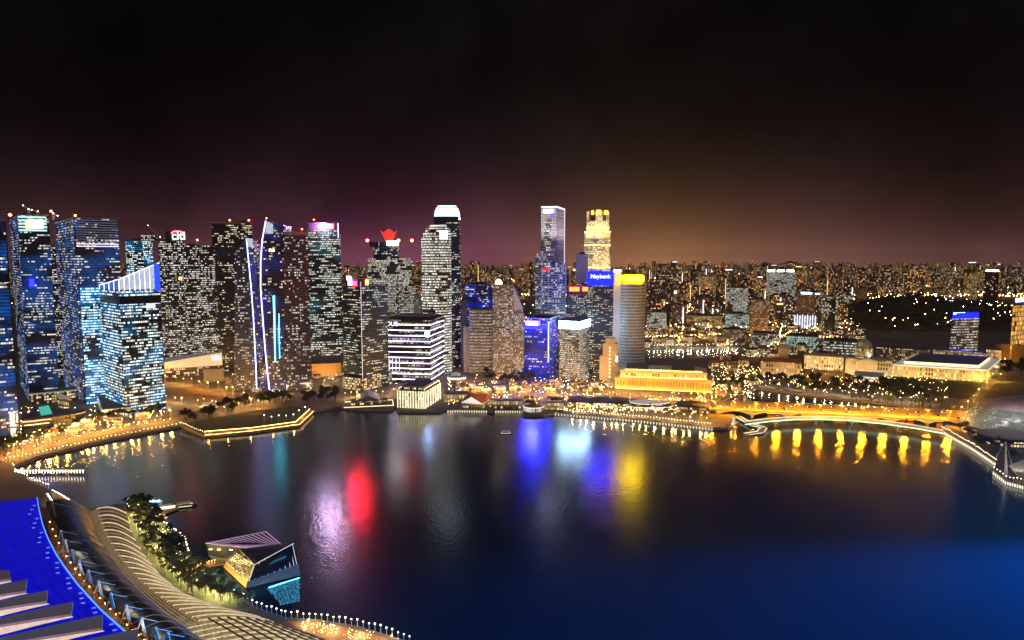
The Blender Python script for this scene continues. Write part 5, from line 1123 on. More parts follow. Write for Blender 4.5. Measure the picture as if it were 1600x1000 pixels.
r = thing('outdoor_stage', 'outdoor stage with a pale sail-like roof on the promenade tip', 'stage', P(1610, 735, 3)); mb = MB(); slabpoly(mb, [P(1576, 727, 10), P(1604, 716, 13), P(1660, 722, 12), P(1640, 752, 10), P(1590, 744, 9)], .6); mb.build('roof', M['stageroof'], r)
mb = MB()
for p in ((1580, 728), (1604, 718), (1592, 742), (1640, 748)): q = P(*p, 3); mb.bar(q, (q.x, q.y, 9), .3)
mb.build('post', M['metal'], r)
mb = MB(); slabpoly(mb, [P(1570, 738, 3.6), P(1600, 726, 3.6), P(1650, 760, 3.6), P(1590, 754, 3.6)], .4); mb.build('stage_floor', M['orangedeck2'], r)
# civic quarter
D = DY(597); f = quad(1394, 1541, 1562, D, 25, None, 12); r = thing('courthouse_wing', 'very long cream civic building with a glaring white-lit roof beside the dark lawn', 'building', base_of(f)); z = ZA(579, D)
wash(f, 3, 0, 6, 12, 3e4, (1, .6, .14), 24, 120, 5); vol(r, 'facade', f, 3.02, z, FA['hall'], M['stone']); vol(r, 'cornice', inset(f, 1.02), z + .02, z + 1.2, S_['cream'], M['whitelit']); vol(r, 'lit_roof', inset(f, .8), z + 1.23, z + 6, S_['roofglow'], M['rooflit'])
r, f, z, D = bld('domed pale courthouse facing the dark lawn', 1320, 1322, 1394, 588, 562, FA['hall'], 8, 40, 'domed_courthouse', 'courthouse', M['stone']); vol(r, 'portico', quad(1343, 1344, 1372, D - 5, 8, 5), 3.1, z - 1, M['goldstone']); gable(r, quad(1342, 1343, 1373, D - 6, 8, 8), z - 1, 5, M['stone'], 1)
wash(f, 0, 1, 5, 14, 2.5e4, (1, .74, .36), 26, 120, 3); f2 = oval(1345, 1371, D + 12, 20, 15); z2 = ZA(545, D + 12); vol(r, 'drum', f2, z + .02, z2, FA['hall']); mb = MB(); c = base_of(f2); rx = (f2[5][0] - f2[15][0]) / 2 * .92; mb.dome((c[0], c[1], z2), rx, rx, rx * 1.15, 20, 6); mb.bar((c[0], c[1], z2 + rx), (c[0], c[1], z2 + rx * 1.7), .8, 6, 0, .3); mb.build('dome', M['domecopper'], r)
r, f, z, D = bld('white columned civic hall left of the domed courthouse', 1256, 1258, 1318, 578, 556, FA['hall'], 8, 34, 'civic_hall', 'building', M['stone'])
wash(f, 0, 1, 5, 14, 2.2e4, (1, .76, .4), 24, 120, 2)
r, f, z, D = bld('gold-lit arcaded old assembly house by the river', 1188, 1190, 1252, 592, 566, FA['hall'], 10, 30, 'assembly_house', 'building', M['stone']); gable(r, f, z, 5, M['redtile']); wash(f, 0, 1, 5, 14, 2.5e4, (1, .6, .14), 24, 120, 2)
r, f, z, D = bld('floodlit cream clock tower above the old assembly house', 1215, 1216, 1231, 588, 545, M['goldstone'], 8, 16, 'clock_tower', 'clock tower', M['stone']); gable(r, f, z, 7, M['stone']); mb = MB(); cxx = (f[0][0] + f[1][0]) / 2; mb.prism([(cxx + 2.6 * math.cos(t), f[0][1] - .6 + .3 * 0) for t in (0, 1)] + [(cxx, f[0][1] - .3)], 0, .1) if False else mb.dome((cxx, f[0][1] - .2, z - 7), 2.4, .5, 2.4, 14, 3); mb.build('clock_face', S_['cream'], r); mb = MB(); mb.bar((f[0][0] - 3, f[0][1] - 8, 4), (f[1][0] + 3, f[0][1] - 8, 4), .4); mb.build('uplight_strips', S_['uplight'], r)
r, f, z, D = bld('white grandstand canopy at the edge of the dark lawn', 1336, 1337, 1381, 597, 590, FA['shop'], 10, 24, 'grandstand', 'grandstand', z0=3); vol(r, 'canopy', inset(f, 1.06), z + .05, z + 2, S_['standlit'], M['standtop'], [z + 1, z + 1, z + 6, z + 6])
r, f, z, D = bld('long low brown-lit block behind the domed courthouse', 1368, 1370, 1452, 566, 545, FA['brick'], 8, 24)
r, f, z, D = bld('columned white-fronted building under the tower with two blue signs', 1456, 1458, 1541, 572, 549, FA['hall'], 8, 24, roof=M['dark'])
r, f, z, D = bld('grey hotel tower with two lines of white lettering on a blue-lit crown', 1480, 1484, 1522, 556, 498, FA['rows_grey'], 14, 24, 'hotel_tower', 'hotel'); vol(r, 'crown', inset(f, .92), z + .03, ZA(489, D), M['crown_blue']); fc = inset(f, .92); panel(r, 'upper_sign', fc[0], fc[1], .02, .52, ZA(491.5, D), ZA(488.5, D), S_['signcy'], .4, .8); panel(r, 'lower_sign', fc[0], fc[1], .14, .76, ZA(496.5, D), ZA(493, D), S_['signcy'], .4, .8)
r, f, z, D = bld('tall gold-lit hotel with a blue-white roof sign at the right edge', 1569, 1577, 1650, 566, 478, FA['goldslab'], 60, 40, 'hotel_tower', 'hotel'); vol(r, 'crown', inset(f, .96), z + .03, ZA(467, D), M['mauve']); fc = inset(f, .96); panel(r, 'roof_sign', fc[0], fc[1], .03, .95, ZA(472, D), ZA(466.5, D), S_['signblue2'], .4, .8); vol(r, 'podium', quad(1556, 1558, 1660, D - 12, 10, 12), 3.1, ZA(540, D - 12), M['goldpod'])
r, f, z, D = bld('small columned chapel left of the gold-lit hotel', 1540, 1541, 1565, 566, 547, FA['hall'], 8, 16, 'chapel', 'chapel'); gable(r, f, z, 5, M['roofdark'], 1)
# mid-distance blocks
mid = [(1010, 1012, 1041, 522, 488, 'white_rows', 'stepped terrace-fronted block with glowing white storeys right of the yellow-crowned tower'),
 (1133, 1135, 1168, 503, 450, 'white_rows', 'mid-rise block with bright white top storeys behind the teal-lit hall'), (1133, 1134, 1170, 516, 491, 'teal_lit', 'low glass hall glowing teal below the white-topped mid-rise'),
 (1172, 1174, 1200, 528, 469, 'brick', 'tan apartment slab in twin bays right of the teal-lit hall'), (1245, 1247, 1272, 508, 459, 'orange', 'orange brick tower with a small blue roof light'),
 (1282, 1284, 1308, 524, 464, 'slab', 'pale-framed tower with a dark glass centre right of the orange brick tower'), (1196, 1198, 1241, 478, 424, 'white_rows', 'broad office slab with three white roof lights on the horizon'),
 (1240, 1242, 1276, 514, 494, 'teal_lit', 'white vertical-finned low hall at the foot of the orange brick tower'), (1090, 1092, 1118, 474, 432, 'goldh', 'amber-lit twin-gabled tower block on the hazy horizon'),
 (1318, 1320, 1332, 490, 462, 'white_rows', 'small white-banded block at the left end of the wooded hill'), (1336, 1338, 1354, 474, 450, 'orange', 'small orange-lit cube-like block left of the wooded hill'),
 (1514, 1515, 1526, 470, 424, 'goldh', 'slim gold-topped tower beyond the hill, right of its summit'), (1536, 1538, 1558, 482, 422, 'far3', 'dark tower with one white bar of light along its roof'),
 (1072, 1074, 1128, 512, 494, 'goldh', 'long low amber-lit market hall left of the teal-lit hall'), (1128, 1130, 1166, 536, 516, 'brick', 'low mauve-brown block in front of the teal-lit hall'),
 (1175, 1177, 1215, 540, 522, 'slab', 'low pale columned block below the tan twin-bay slab'), (1228, 1230, 1278, 545, 526, 'teal_lit', 'low block glowing violet-white beneath the orange brick tower'),
 (1286, 1288, 1340, 556, 534, 'rows_grey', 'long dark-roofed school-like block below the pale-framed tower'), (1028, 1030, 1050, 470, 428, 'far2', 'grey tower in a gap just right of the yellow-crowned tower'),
 (1048, 1050, 1062, 474, 424, 'far2', 'slim pale tower with a lit white edge on the left horizon'), (1052, 1053, 1072, 500, 460, 'brick', 'mauve blank-sided slab with a white lamp on top right of the yellow-crowned tower'),
 (545, 546, 560, 470, 424, 'brick', 'brown flat-topped block in the gap right of the teal office tower'), (561, 562, 576, 480, 430, 'far4', 'sand-coloured block left of the tower with the red emblem'), (1420, 1422, 1444, 466, 420, 'far4', 'sandy slab block on the skyline above the wooded hill')]
for a, b_, c, yb, yt, mt, lab in mid:
    r, f, z, D = bld(lab, a, b_, c, yb, yt, FA[mt], 14, None, 'city_block', 'block', kit=True)
    if 'three white roof lights' in lab:
        for k in range(3): panel(r, 'roof_light', f[0], f[1], .04 + k * .33, .28 + k * .33, z - 1, z + 6, S_['white'], .3, .8)
    if 'blue roof light' in lab: panel(r, 'roof_light', f[0], f[1], .2, .8, z, z + 4, S_['bluewhite'], .2, .6)
    if 'one white bar' in lab: panel(r, 'roof_light', f[0], f[1], .05, .95, z - 5, z, S_['white'], .3, .6)
    if 'dark glass centre' in lab: panel(r, 'glass_centre', f[0], f[1], .2, .85, 8, z - 3, FA['dark_few'], .15, .4)
    if 'twin-gabled' in lab:
        gable(r, [f[0], tuple((Vector(f[0]) + Vector(f[1])) / 2), tuple((Vector(f[2]) + Vector(f[3])) / 2), f[3]], z + 2, 14, M['podium'], 1); gable(r, [tuple((Vector(f[0]) + Vector(f[1])) / 2), f[1], f[2], tuple((Vector(f[2]) + Vector(f[3])) / 2)], z + 2, 14, M['podium'], 1)
    if 'white lamp on top' in lab: mb = MB(); mb.ball((f[0][0] + 6, f[0][1] + 4, z + 6), 4); mb.build('roof_lamp', S_['white'], r)
    if 'vertical-finned' in lab:
        for k in range(9): panel(r, 'white_fin', f[0], f[1], k / 9 + .02, k / 9 + .06, 5, z + 2 + 3 * (k % 2), S_['bandwhite'], .3, 1)
# ------------------------------------------------------------------ wooded hill
mb = MB(); hx0, hx1 = 1322, 1600; NX, NY = 40, 12; cx0 = P(1450, 520, 3)
def hillz(x, y):
    u, v = (x - HC[0]) / HC[2], (y - HC[1]) / HC[3]; r2 = u * u + v * v
    return 3.0 + HC[4] * max(0.0, 1 - r2) ** 1.2 * (1 + .15 * math.sin(x * .02) + .1 * math.sin(y * .031 + 1))
q0, q1 = P(1318, 505, 3), P(1690, 505, 3); HC = ((q0.x + q1.x) / 2, DY(508) + 240, (q1.x - q0.x) / 2 * 1.05, 420, 62)
grid = [[(HC[0] + HC[2] * (2 * i / NX - 1), HC[1] + HC[3] * (2 * j / NY - 1)) for i in range(NX + 1)] for j in range(NY + 1)]
for j in range(NY):
    for i in range(NX):
        q = [(grid[j][i]), (grid[j][i + 1]), (grid[j + 1][i + 1]), (grid[j + 1][i])]; mb.poly([(x, y, hillz(x, y) + .05) for x, y in q])
tag(mb.build('hill', M['hillside']), kind='structure')
def leafclump(mb, c, r, n, size, rr, mi=0, flat=.8):
    for _ in range(n):
        while True:
            v = Vector((rr.uniform(-1, 1), rr.uniform(-1, 1), rr.uniform(-1, 1)))
            if .25 < v.length < 1: break
        p = Vector(c) + Vector((v.x * r, v.y * r, v.z * r * flat)); s = size * rr.uniform(.6, 1.4)
        a = Vector((rr.uniform(-1, 1), rr.uniform(-1, 1), rr.uniform(-.4, .4))).normalized(); b_ = a.cross(Vector((rr.uniform(-.5, .5), rr.uniform(-.5, .5), 1))).normalized()
        mb.poly([p - a * s - b_ * s * .5, p + a * s * .2 - b_ * s * .8, p + a * s + b_ * s * .4, p - a * s * .3 + b_ * s * .7], mi)
rr = random.Random(5); mb = MB()
for _ in range(760):
    x = HC[0] + HC[2] * rr.uniform(-.93, .93); y = HC[1] + HC[3] * rr.uniform(-.9, .5)
    if hillz(x, y) < 6: continue
    s = rr.uniform(5, 10); leafclump(mb, (x, y, hillz(x, y) + s * .6), s, 34, 2.6, rr)
tag(mb.build('woods', M['leaf2']), kind='stuff')
# ------------------------------------------------------------------ trees
def make_crown(seed, n, size, rad, h):
    rr = random.Random(seed); mb = MB()
    for k in range(7):
        a = rr.uniform(0, 6.28); d = rad * rr.uniform(.2, .62); leafclump(mb, (d * math.cos(a), d * math.sin(a), h + rr.uniform(-.25, .3) * rad), rad * rr.uniform(.4, .6), n // 7, size, rr, 0, .75)
    return mb
def make_trunk(seed, h, r):
    rr = random.Random(seed); mb = MB(); mb.bar((0, 0, 0), (0, 0, h * .7), r, 6, 0, r * .7)
    for k in range(5):
        a = k * 1.26 + rr.random(); mb.bar((0, 0, h * .6), (math.cos(a) * h * .35, math.sin(a) * h * .35, h * 1.0), r * .5, 5, 0, r * .2)
    return mb
protos = []
for s in range(4):
    t = bpy.data.objects.new('tree', None); crown = make_crown(40 + s, 340, .95, 5.2, 8.5).build('crown', M['leaf'] if s < 2 else M['leaf2'], t, False); make_trunk(s, 8, .4).build('trunk', M['bark'], t, False); protos.append(t)
def make_palm(seed):
    rr = random.Random(seed); t = bpy.data.objects.new('palm_tree', None); mb = MB(); lx = rr.uniform(-.6, .6); mb.bar((0, 0, 0), (lx * .4, 0, 4), .26, 6, 0, .22); mb.bar((lx * .4, 0, 4), (lx, 0, 8), .22, 6, 0, .17); mb.build('trunk', M['bark'], t, False); mb = MB()
    for k in range(15):
        a = k * 6.283 / 15 + rr.uniform(-.15, .15); el0 = rr.uniform(.1, 1.0); L = rr.uniform(3.2, 4.4); p = Vector((lx, 0, 8)); d = Vector((math.cos(a), math.sin(a), 0)); sd = Vector((-d.y, d.x, 0)); e = el0; w0 = .25
        for q in range(5):
            p2 = p + (d * math.cos(e) + Vector((0, 0, math.sin(e)))) * L / 5; w1 = (.75, .85, .7, .45, .08)[q]; dr = Vector((0, 0, -.25))
            mb.poly([p, p + sd * w0 + dr, p2 + sd * w1 + dr, p2]); mb.poly([p2, p2 - sd * w1 + dr, p - sd * w0 + dr, p]); p, w0 = p2, w1; e -= .42
    mb.build('crown', M['palm'], t, False); return t
palms = [make_palm(s) for s in range(3)]
used = set()
def plant(proto, loc, rz, s, label, cat, group):
    if proto.name not in used and COL.objects.get(proto.name) is None:
        COL.objects.link(proto)
        proto.location = loc; proto.rotation_euler = (0, 0, rz); proto.scale = (s, s, s); tag(proto, label, cat, group); used.add(proto.name); return proto
    r = dup(proto, loc, rz, s, label, group); r['category'] = cat; return r
def inpoly(x, y, Pp):
    c = False; n = len(Pp)
    for i in range(n):
        (x1, y1), (x2, y2) = Pp[i], Pp[(i + 1) % n]
        if (y1 > y) != (y2 > y) and x < (x2 - x1) * (y - y1) / (y2 - y1) + x1: c = not c
    return c
TREES = [0]
def grove(poly, n, protos_, phrase, kind, group, smin=.8, smax=1.3, seed=1, cat='tree', zb=3.0):
    rr = random.Random(seed); xs = [p[0] for p in poly]; ys = [p[1] for p in poly]; pts = []; tries = 0
    best = []
    while len(pts) < n and tries < 6000:
        tries += 1; x, y = rr.uniform(min(xs), max(xs)), rr.uniform(min(ys), max(ys))
        if not inpoly(x, y, poly): continue
        g_ = P(x, y, zb)
        if any((g_ - q).length < 4.2 for _, q in pts): continue
        pts.append((x, g_))
    pts.sort(key=lambda t: t[0])
    for k, (x, g_) in enumerate(pts):
        plant(rr.choice(protos_), g_, rr.uniform(0, 6.28), rr.uniform(smin, smax), f'{kind}, {ordw(k + 1)} from the left {phrase}', cat, group); TREES[0] += 1
grove([(196, 788), (238, 786), (252, 816), (284, 850), (292, 880), (270, 886), (228, 846), (208, 812)], 48, protos, 'in the bulb-strung grove beside the canopy', 'bushy tree', 'trees in the canopy grove', .5, .9, 2)
grove([(262, 890), (300, 884), (340, 912), (372, 936), (398, 950), (352, 946), (300, 926)], 58, palms, 'in the bright grove by the crystal pavilion', 'lit palm', 'palms by the pavilion', .8, 1.15, 3, 'palm')
grove([(203, 803), (222, 796), (250, 850), (296, 896), (372, 940), (372, 952), (296, 930), (252, 896), (226, 862)], 78, palms, 'along the ribbed canopy edge', 'lit palm', 'palms along the canopy', .7, 1.0, 8, 'palm')
grove([(285, 655), (340, 640), (400, 628), (470, 622), (530, 612), (535, 626), (480, 634), (400, 634), (350, 650), (300, 664)], 46, protos[2:], 'behind the lawn promontory', 'dark tree', 'trees on the promontory', .9, 1.5, 4)
grove([(0, 712), (60, 690), (130, 664), (200, 655), (262, 648), (262, 640), (200, 645), (110, 665), (0, 698)], 66, protos, 'on the left quay road', 'street tree', 'trees on the left quay', .6, 1.1, 5)
grove([(752, 582), (815, 585), (836, 598), (800, 606), (760, 598)], 22, protos[2:], 'in the dark clump behind the pier hall', 'dark tree', 'trees behind the pier hall', 1.0, 1.6, 6)
grove([(1182, 604), (1195, 590), (1330, 594), (1400, 606), (1450, 625), (1450, 634), (1320, 620)], 62, protos[2:], 'on the far river bank behind the yellow bridge', 'dark tree', 'trees on the river bank', .9, 1.6, 7)
grove([(1385, 600), (1470, 604), (1468, 616), (1390, 612)], 14, protos[:2], 'among the lit trees on the dark lawn', 'lit tree', 'trees on the dark lawn', .9, 1.3, 9)
grove([(1330, 628), (1490, 640), (1492, 646), (1330, 633)], 24, palms, 'in the palm row behind the yellow bridge', 'tall palm', 'palms behind the bridge', 1.2, 1.7, 10, 'palm')
grove([(1480, 655), (1540, 660), (1580, 720), (1560, 720), (1500, 680)], 20, protos, 'before the shell theatre', 'waterside tree', 'trees before the theatre', .7, 1.1, 12)
grove([(1550, 575), (1640, 570), (1640, 592), (1565, 590)], 16, protos[2:], 'beside the gold-lit hotel', 'large dark tree', 'trees beside the hotel', 1.4, 2.0, 13)
grove([(890, 628), (1100, 640), (1100, 648), (890, 636)], 26, protos[:2], 'behind the lit balustrade', 'small lit tree', 'trees behind the balustrade', .5, .8, 14)
grove([(1110, 600), (1170, 590), (1180, 604), (1128, 622)], 18, protos[:2], 'between the gold hotel and the river', 'rounded tree', 'trees by the river mouth', .7, 1.1, 15)
# ------------------------------------------------------------------ lamps
def lamp_proto(name, h, r, mat, arm=True, power=0, colr=(1, 1, 1)):
    mb = MB(); mb.bar((0, 0, 0), (0, 0, h), .22, 5, 0, .13)
    if arm: mb.bar((0, 0, h), (1.6, 0, h + .5), .12)
    o = mb.build(name, M['metal'], None, False); COL.objects.unlink(o); hd = MB(); hd.ball((1.6 if arm else 0, 0, h + (.1 if arm else r)), r, 0, .8)
    c = hd.build('lamp_head', mat, o, False); COL.objects.unlink(c)
    if power:                                           # the light this lamp gives off
        l = bpy.data.lights.new(name + '_glow', 'POINT'); l.energy = power; l.color = colr; l.shadow_soft_size = r
        lo = bpy.data.objects.new(name + '_glow', l); lo.parent = o; lo.location = (1.6 if arm else 0, 0, h - r - .3 if arm else h + 2 * r + .2)
    return o
LP = {'sod': lamp_proto('street_lamp', 10, .5, M['L_sod'], True, 20000, (1, .42, .05)), 'warm': lamp_proto('street_lamp', 8, .45, M['L_warm'], True, 10000, (1, .58, .16)), 'white': lamp_proto('street_lamp', 7, .45, M['L_white'], True, 4000, (1, .88, .65)), 'bulb': lamp_proto('promenade_lamp', 3.2, .42, M['L_bulb'], False), 'post': lamp_proto('light_column', 7, .7, M['L_colwhite'], False), 'bridge': lamp_proto('bridge_lamp', 11, .5, M['L_sodb'], True, 44000, (1, .36, .008)), 'garden': lamp_proto('garden_lamp', 2.2, .3, M['L_garden'], False, 6500, (1, .72, .27))}
NL = {}
def lamps(poly, n, kind, phrase, group, word, jit=0, seed=1, zb=3.0, cat='lamp'):
    rr = random.Random(seed); pts = resample(poly, n) if n > 1 else poly
    if jit: pts = sorted([(x + rr.uniform(-jit, jit), y + rr.uniform(-jit, jit) * .5) for x, y in pts])
    for k, (x, y) in enumerate(pts):
        lab = f'{word}, {ordw(k + 1)} {phrase}'; o = dup(LP[kind], P(x, y, zb), rr.uniform(0, 6.28), rr.uniform(.85, 1.2), lab, group); o['category'] = cat; NL[kind] = NL.get(kind, 0) + 1
lamps([(0, 718), (80, 695), (160, 675), (262, 655)], 24, 'sod', 'from the left along the left quay road', 'left quay road lamps', 'orange street lamp', 5, 1)
lamps([(20, 700), (110, 672), (150, 660), (200, 650), (255, 640)], 18, 'warm', 'from the left behind the left quay trees', 'left quay garden lamps', 'warm street lamp', 7, 2)
lamps([(205, 602), (262, 597), (352, 613), (402, 636)], 16, 'sod', 'from the left around the sandy field', 'sandy field lamps', 'orange street lamp', 4, 3)
lamps([(262, 630), (320, 634), (360, 642), (420, 622), (480, 606), (540, 592)], 22, 'warm', 'from the left below the sail towers', 'sail tower road lamps', 'warm street lamp', 7, 4)
lamps([(345, 590), (400, 604), (480, 590), (536, 582)], 14, 'sod', 'from the left at the feet of the sail towers', 'sail tower foot lamps', 'orange street lamp', 5, 5)
lamps([(536, 622), (610, 618), (620, 606)], 8, 'warm', 'from the left on the pier pavilion quay', 'pier pavilion lamps', 'warm street lamp', 4, 6)
lamps([(690, 618), (780, 616), (870, 620), (940, 614), (1010, 616), (1108, 628)], 40, 'sod', 'from the left before the gold hotel and pier hall', 'central quay road lamps', 'orange street lamp', 7, 7)
lamps([(720, 592), (800, 602), (870, 608), (935, 600)], 8, 'sod', 'from the left behind the pier hall', 'back street lamps', 'orange street lamp', 5, 8)
lamps([(1120, 618), (1160, 600), (1190, 588), (1260, 585), (1330, 586), (1420, 584), (1560, 598)], 30, 'sod', 'from the left along the civic street', 'civic street lamps', 'orange street lamp', 5, 9)
lamps([(1190, 604), (1320, 619), (1450, 632)], 20, 'white', 'from the left on the far river bank', 'river bank lamps', 'white street lamp', 3, 10)
lamps([(1500, 650), (1545, 602), (1570, 570)], 8, 'sod', 'from the near end of the road by the theatre', 'theatre road lamps', 'orange street lamp', 2, 11)
lamps([(1020, 532), (1110, 528), (1210, 532), (1300, 522)], 44, 'warm', 'from the left in the old riverside quarter', 'riverside quarter lamps', 'warm street lamp', 8, 12)
lamps([(1016, 544), (1150, 543)], 24, 'white', 'from the left along the old river quay', 'old river quay lamps', 'white street lamp', 2, 13)
for e_, word in ((0, 'far'), (1, 'near')):
    for k in range(13):
        t = .03 + .94 * k / 12; p = bt(t, .08 if not e_ else 1); o = dup(LP['bridge'] if 'bridge' in LP else LP['sod'], (p.x, p.y + (1.0 if e_ else -2.0), ZD), 1.57 if e_ else -1.57, 1.0, f'yellow lamp on the road bridge, {ordw(k + 1)} from the left on its {word} side', 'road bridge lamps'); o['category'] = 'lamp'
lamps([(872, 644), (1000, 654), (1110, 666)], 52, 'bulb', 'from the left along the lit balustrade', 'balustrade lamps', 'white balustrade lamp', 0, 14)
lamps([(884, 640), (1000, 650), (1104, 662)], 20, 'warm', 'from the left on the promenade before the gold hotel', 'promenade street lamps', 'warm street lamp', 2, 31)
lamps([(1472, 671), (1520, 699), (1556, 723)], 30, 'bulb', 'from its far end down the right promenade', 'right promenade lamps', 'white promenade lamp', 0, 15)
lamps([(1553, 736), (1572, 750), (1612, 759)], 12, 'bulb', 'from the left round the promenade tip', 'promenade tip lamps', 'white promenade lamp', 0, 16)
lamps([(242, 803), (246, 815), (258, 824), (274, 834), (289, 848), (295, 868), (294, 882)], 24, 'bulb', 'from the jetty end along the curved promenade', 'curved promenade lamps', 'glowing promenade lamp', 0, 17)
lamps([(334, 907), (352, 920), (374, 935), (400, 951), (440, 964)], 16, 'bulb', 'from the upper end below the palm grove', 'palm grove edge lamps', 'glowing promenade lamp', 0, 18)
lamps([(446, 966), (500, 969), (560, 979), (600, 990), (640, 1003)], 22, 'bulb', 'from the left on the bottom shore curve', 'bottom shore lamps', 'amber promenade lamp', 0, 19)
lamps([(10, 722), (60, 712), (150, 691), (282, 665)], 44, 'bulb', 'from the left along the left quay edge', 'left quay edge lamps', 'small quay lamp', 0, 20)
lamps([(284, 665), (320, 680)], 12, 'bulb', 'from the left on the short side of the promontory', 'promontory side lamps', 'small quay lamp', 0, 21)
lamps([(20, 729), (24, 738), (46, 752), (76, 764)], 16, 'bulb', 'from the top along the quay before the event deck', 'event quay lamps', 'small quay lamp', 0, 22)
lamps([(413, 660), (431, 659), (446, 658), (461, 657), (466, 652), (471, 648), (477, 644)], 7, 'post', 'from the left on the lawn promontory', 'light columns on the promontory', 'white light column', 0, 23, 3, 'light column')
lamps([(204, 800), (222, 830), (244, 862), (276, 895), (310, 915), (350, 938)], 24, 'garden', 'from the top beside the ribbed canopy', 'grove garden lamps', 'warm garden lamp', 5, 24)
lamps([(232, 800), (262, 846), (282, 880), (320, 908), (360, 938)], 18, 'garden', 'from the top on the water side of the grove', 'waterside grove lamps', 'warm garden lamp', 4, 25)
lamps([(480, 976), (530, 986), (580, 998), (610, 1003)], 4, 'garden', 'from the left inside the bottom shore curve', 'bottom plaza lamps', 'warm garden lamp', 4, 26)
# amber boardwalk of the promontory
r = thing('boardwalk', 'amber-lit timber boardwalk stepping round the dark lawn promontory', 'boardwalk', P(400, 672, 0))
bp = [(320, 680), (395, 673), (468, 663), (490, 642)]; inn = [(320, 674), (395, 668), (462, 659), (484, 639)]
mb = MB(); mf = MB()
for k in range(3):
    a, b_, c, d = P(*bp[k], 3.2), P(*bp[k + 1], 3.2), P(*inn[k + 1], 3.2), P(*inn[k], 3.2); mb.poly([a, b_, c, d]); mf.poly([(a.x, a.y - .2, .3), (b_.x, b_.y - .2, .3), (b_.x, b_.y - .2, 3.1), (a.x, a.y - .2, 3.1)])
mb.build('deck', M['boardlit'], r); mf.build('front_step', M['boardlit'], r)
mb = MB()
for k in range(3): mb.bar(P(*inn[k], 3.6), P(*inn[k + 1], 3.6), .25); mb.bar(P(*bp[k], 3.5), P(*bp[k + 1], 3.5), .16)
mb.build('edge_lights', S_['amberline'], r)
sheet('paving', [(447, 970), (500, 973), (560, 984), (600, 996), (660, 1025), (600, 1045), (540, 1012), (470, 984)], M['orangepave'], 3.03)
# balustrades with lit posts
def balustrade(label, poly, n, off=0):
    r = thing('balustrade', label, 'balustrade', P(*poly[0], 0)); pts = resample(poly, n); mb = MB()
    for x, y in pts: q = P(x, y, 3.0); mb.box((q.x, q.y - .5, 1.7), (.95, .4, 2.8))
    mb.build('lit_posts', S_['postlit'], r); mb = MB(); mb.tube([P(x, y, 4) for x, y in pts], .18); mb.build('rail', M['whitepaint'], r)
balustrade('quay balustrade with white-lit posts above the water before the gold hotel', [(868, 646), (1000, 657), (1112, 669)], 52)
balustrade('quay balustrade with white-lit posts down the right promenade', [(1470, 672), (1518, 699), (1554, 723)], 32)
balustrade('quay balustrade with white-lit posts round the promenade tip', [(1552, 737), (1571, 752), (1612, 763)], 18)
balustrade('low lit quay rail below the pier hall and quay arcade', [(700, 641), (816, 642)], 32)
# ------------------------------------------------------------------ low riverside houses and the far city
def zone(px):
    for x, s in ((560, 'beside the teal office tower'), (662, 'beyond the red roof emblem'), (742, 'right of the drum-shaped tower'), (800, 'beyond the dome-lamp tower'), (842, 'left of the tallest pale slab'), (915, 'left of the golden tower'), (1062, 'right of the yellow-crowned tower'), (1132, 'above the amber market hall'), (1205, 'beyond the tan twin-bay slab'), (1245, 'by the three-light slab'), (1312, 'beyond the orange brick tower'), (1400, 'left of the hill'), (1480, 'above the wooded hill top'), (1548, 'behind the two-sign hotel'), (9999, 'near the gold hotel tower')):
        if px < x: return s
rr = random.Random(21)
# houses by the old river
hs = []
for _ in range(4000):
    if len(hs) >= 170: break
    x, y = rr.uniform(1008, 1345), rr.uniform(498, 580)
    if inpoly(x, y, [(1005, 545), (1165, 542), (1168, 562), (1005, 564)]): continue
    if y > 560 and x > 1110 and x < 1180: pass
    elif y > 560: continue
    g_ = P(x, y, 3)
    if any(abs(g_.x - q.x) < 18 and abs(g_.y - q.y) < 17 for q, _, _ in hs): continue
    hs.append((g_, x, y))
hs.sort(key=lambda t: t[1]); rows = {}
for g_, x, y in hs:
    wd, dp_, h = rr.uniform(12, 22), rr.uniform(10, 16), rr.choice([7, 8, 10, 12, 14, 18]); rz = rr.uniform(-.3, .3)
    kind = rr.choice(['red tiled', 'red tiled', 'dark', 'grey flat']); rowk = 'near the river' if y > 538 else 'in the middle streets' if y > 518 else 'at the back'
    key = (kind, rowk); rows[key] = rows.get(key, 0) + 1
    ca, sa = math.cos(rz), math.sin(rz); f = [(g_.x + a * ca - b_ * sa, g_.y + a * sa + b_ * ca) for a, b_ in ((-wd / 2, -dp_ / 2), (wd / 2, -dp_ / 2), (wd / 2, dp_ / 2), (-wd / 2, dp_ / 2))]
    r = thing('shophouse', f'{kind} roofed shophouse, {ordw(rows[key])} from left {rowk} of the old quarter', 'house', (g_.x, g_.y, 3), 'old quarter shophouses')
    vol(r, 'wall', f, 3.02, 3 + h, FA[rr.choice(['shop', 'shop', 'hall', 'brick'])], M['roofdark'])
    if kind != 'grey flat': gable(r, f, 3 + h, rr.uniform(3, 5), M['redtile'] if kind == 'red tiled' else M['roofdark'])
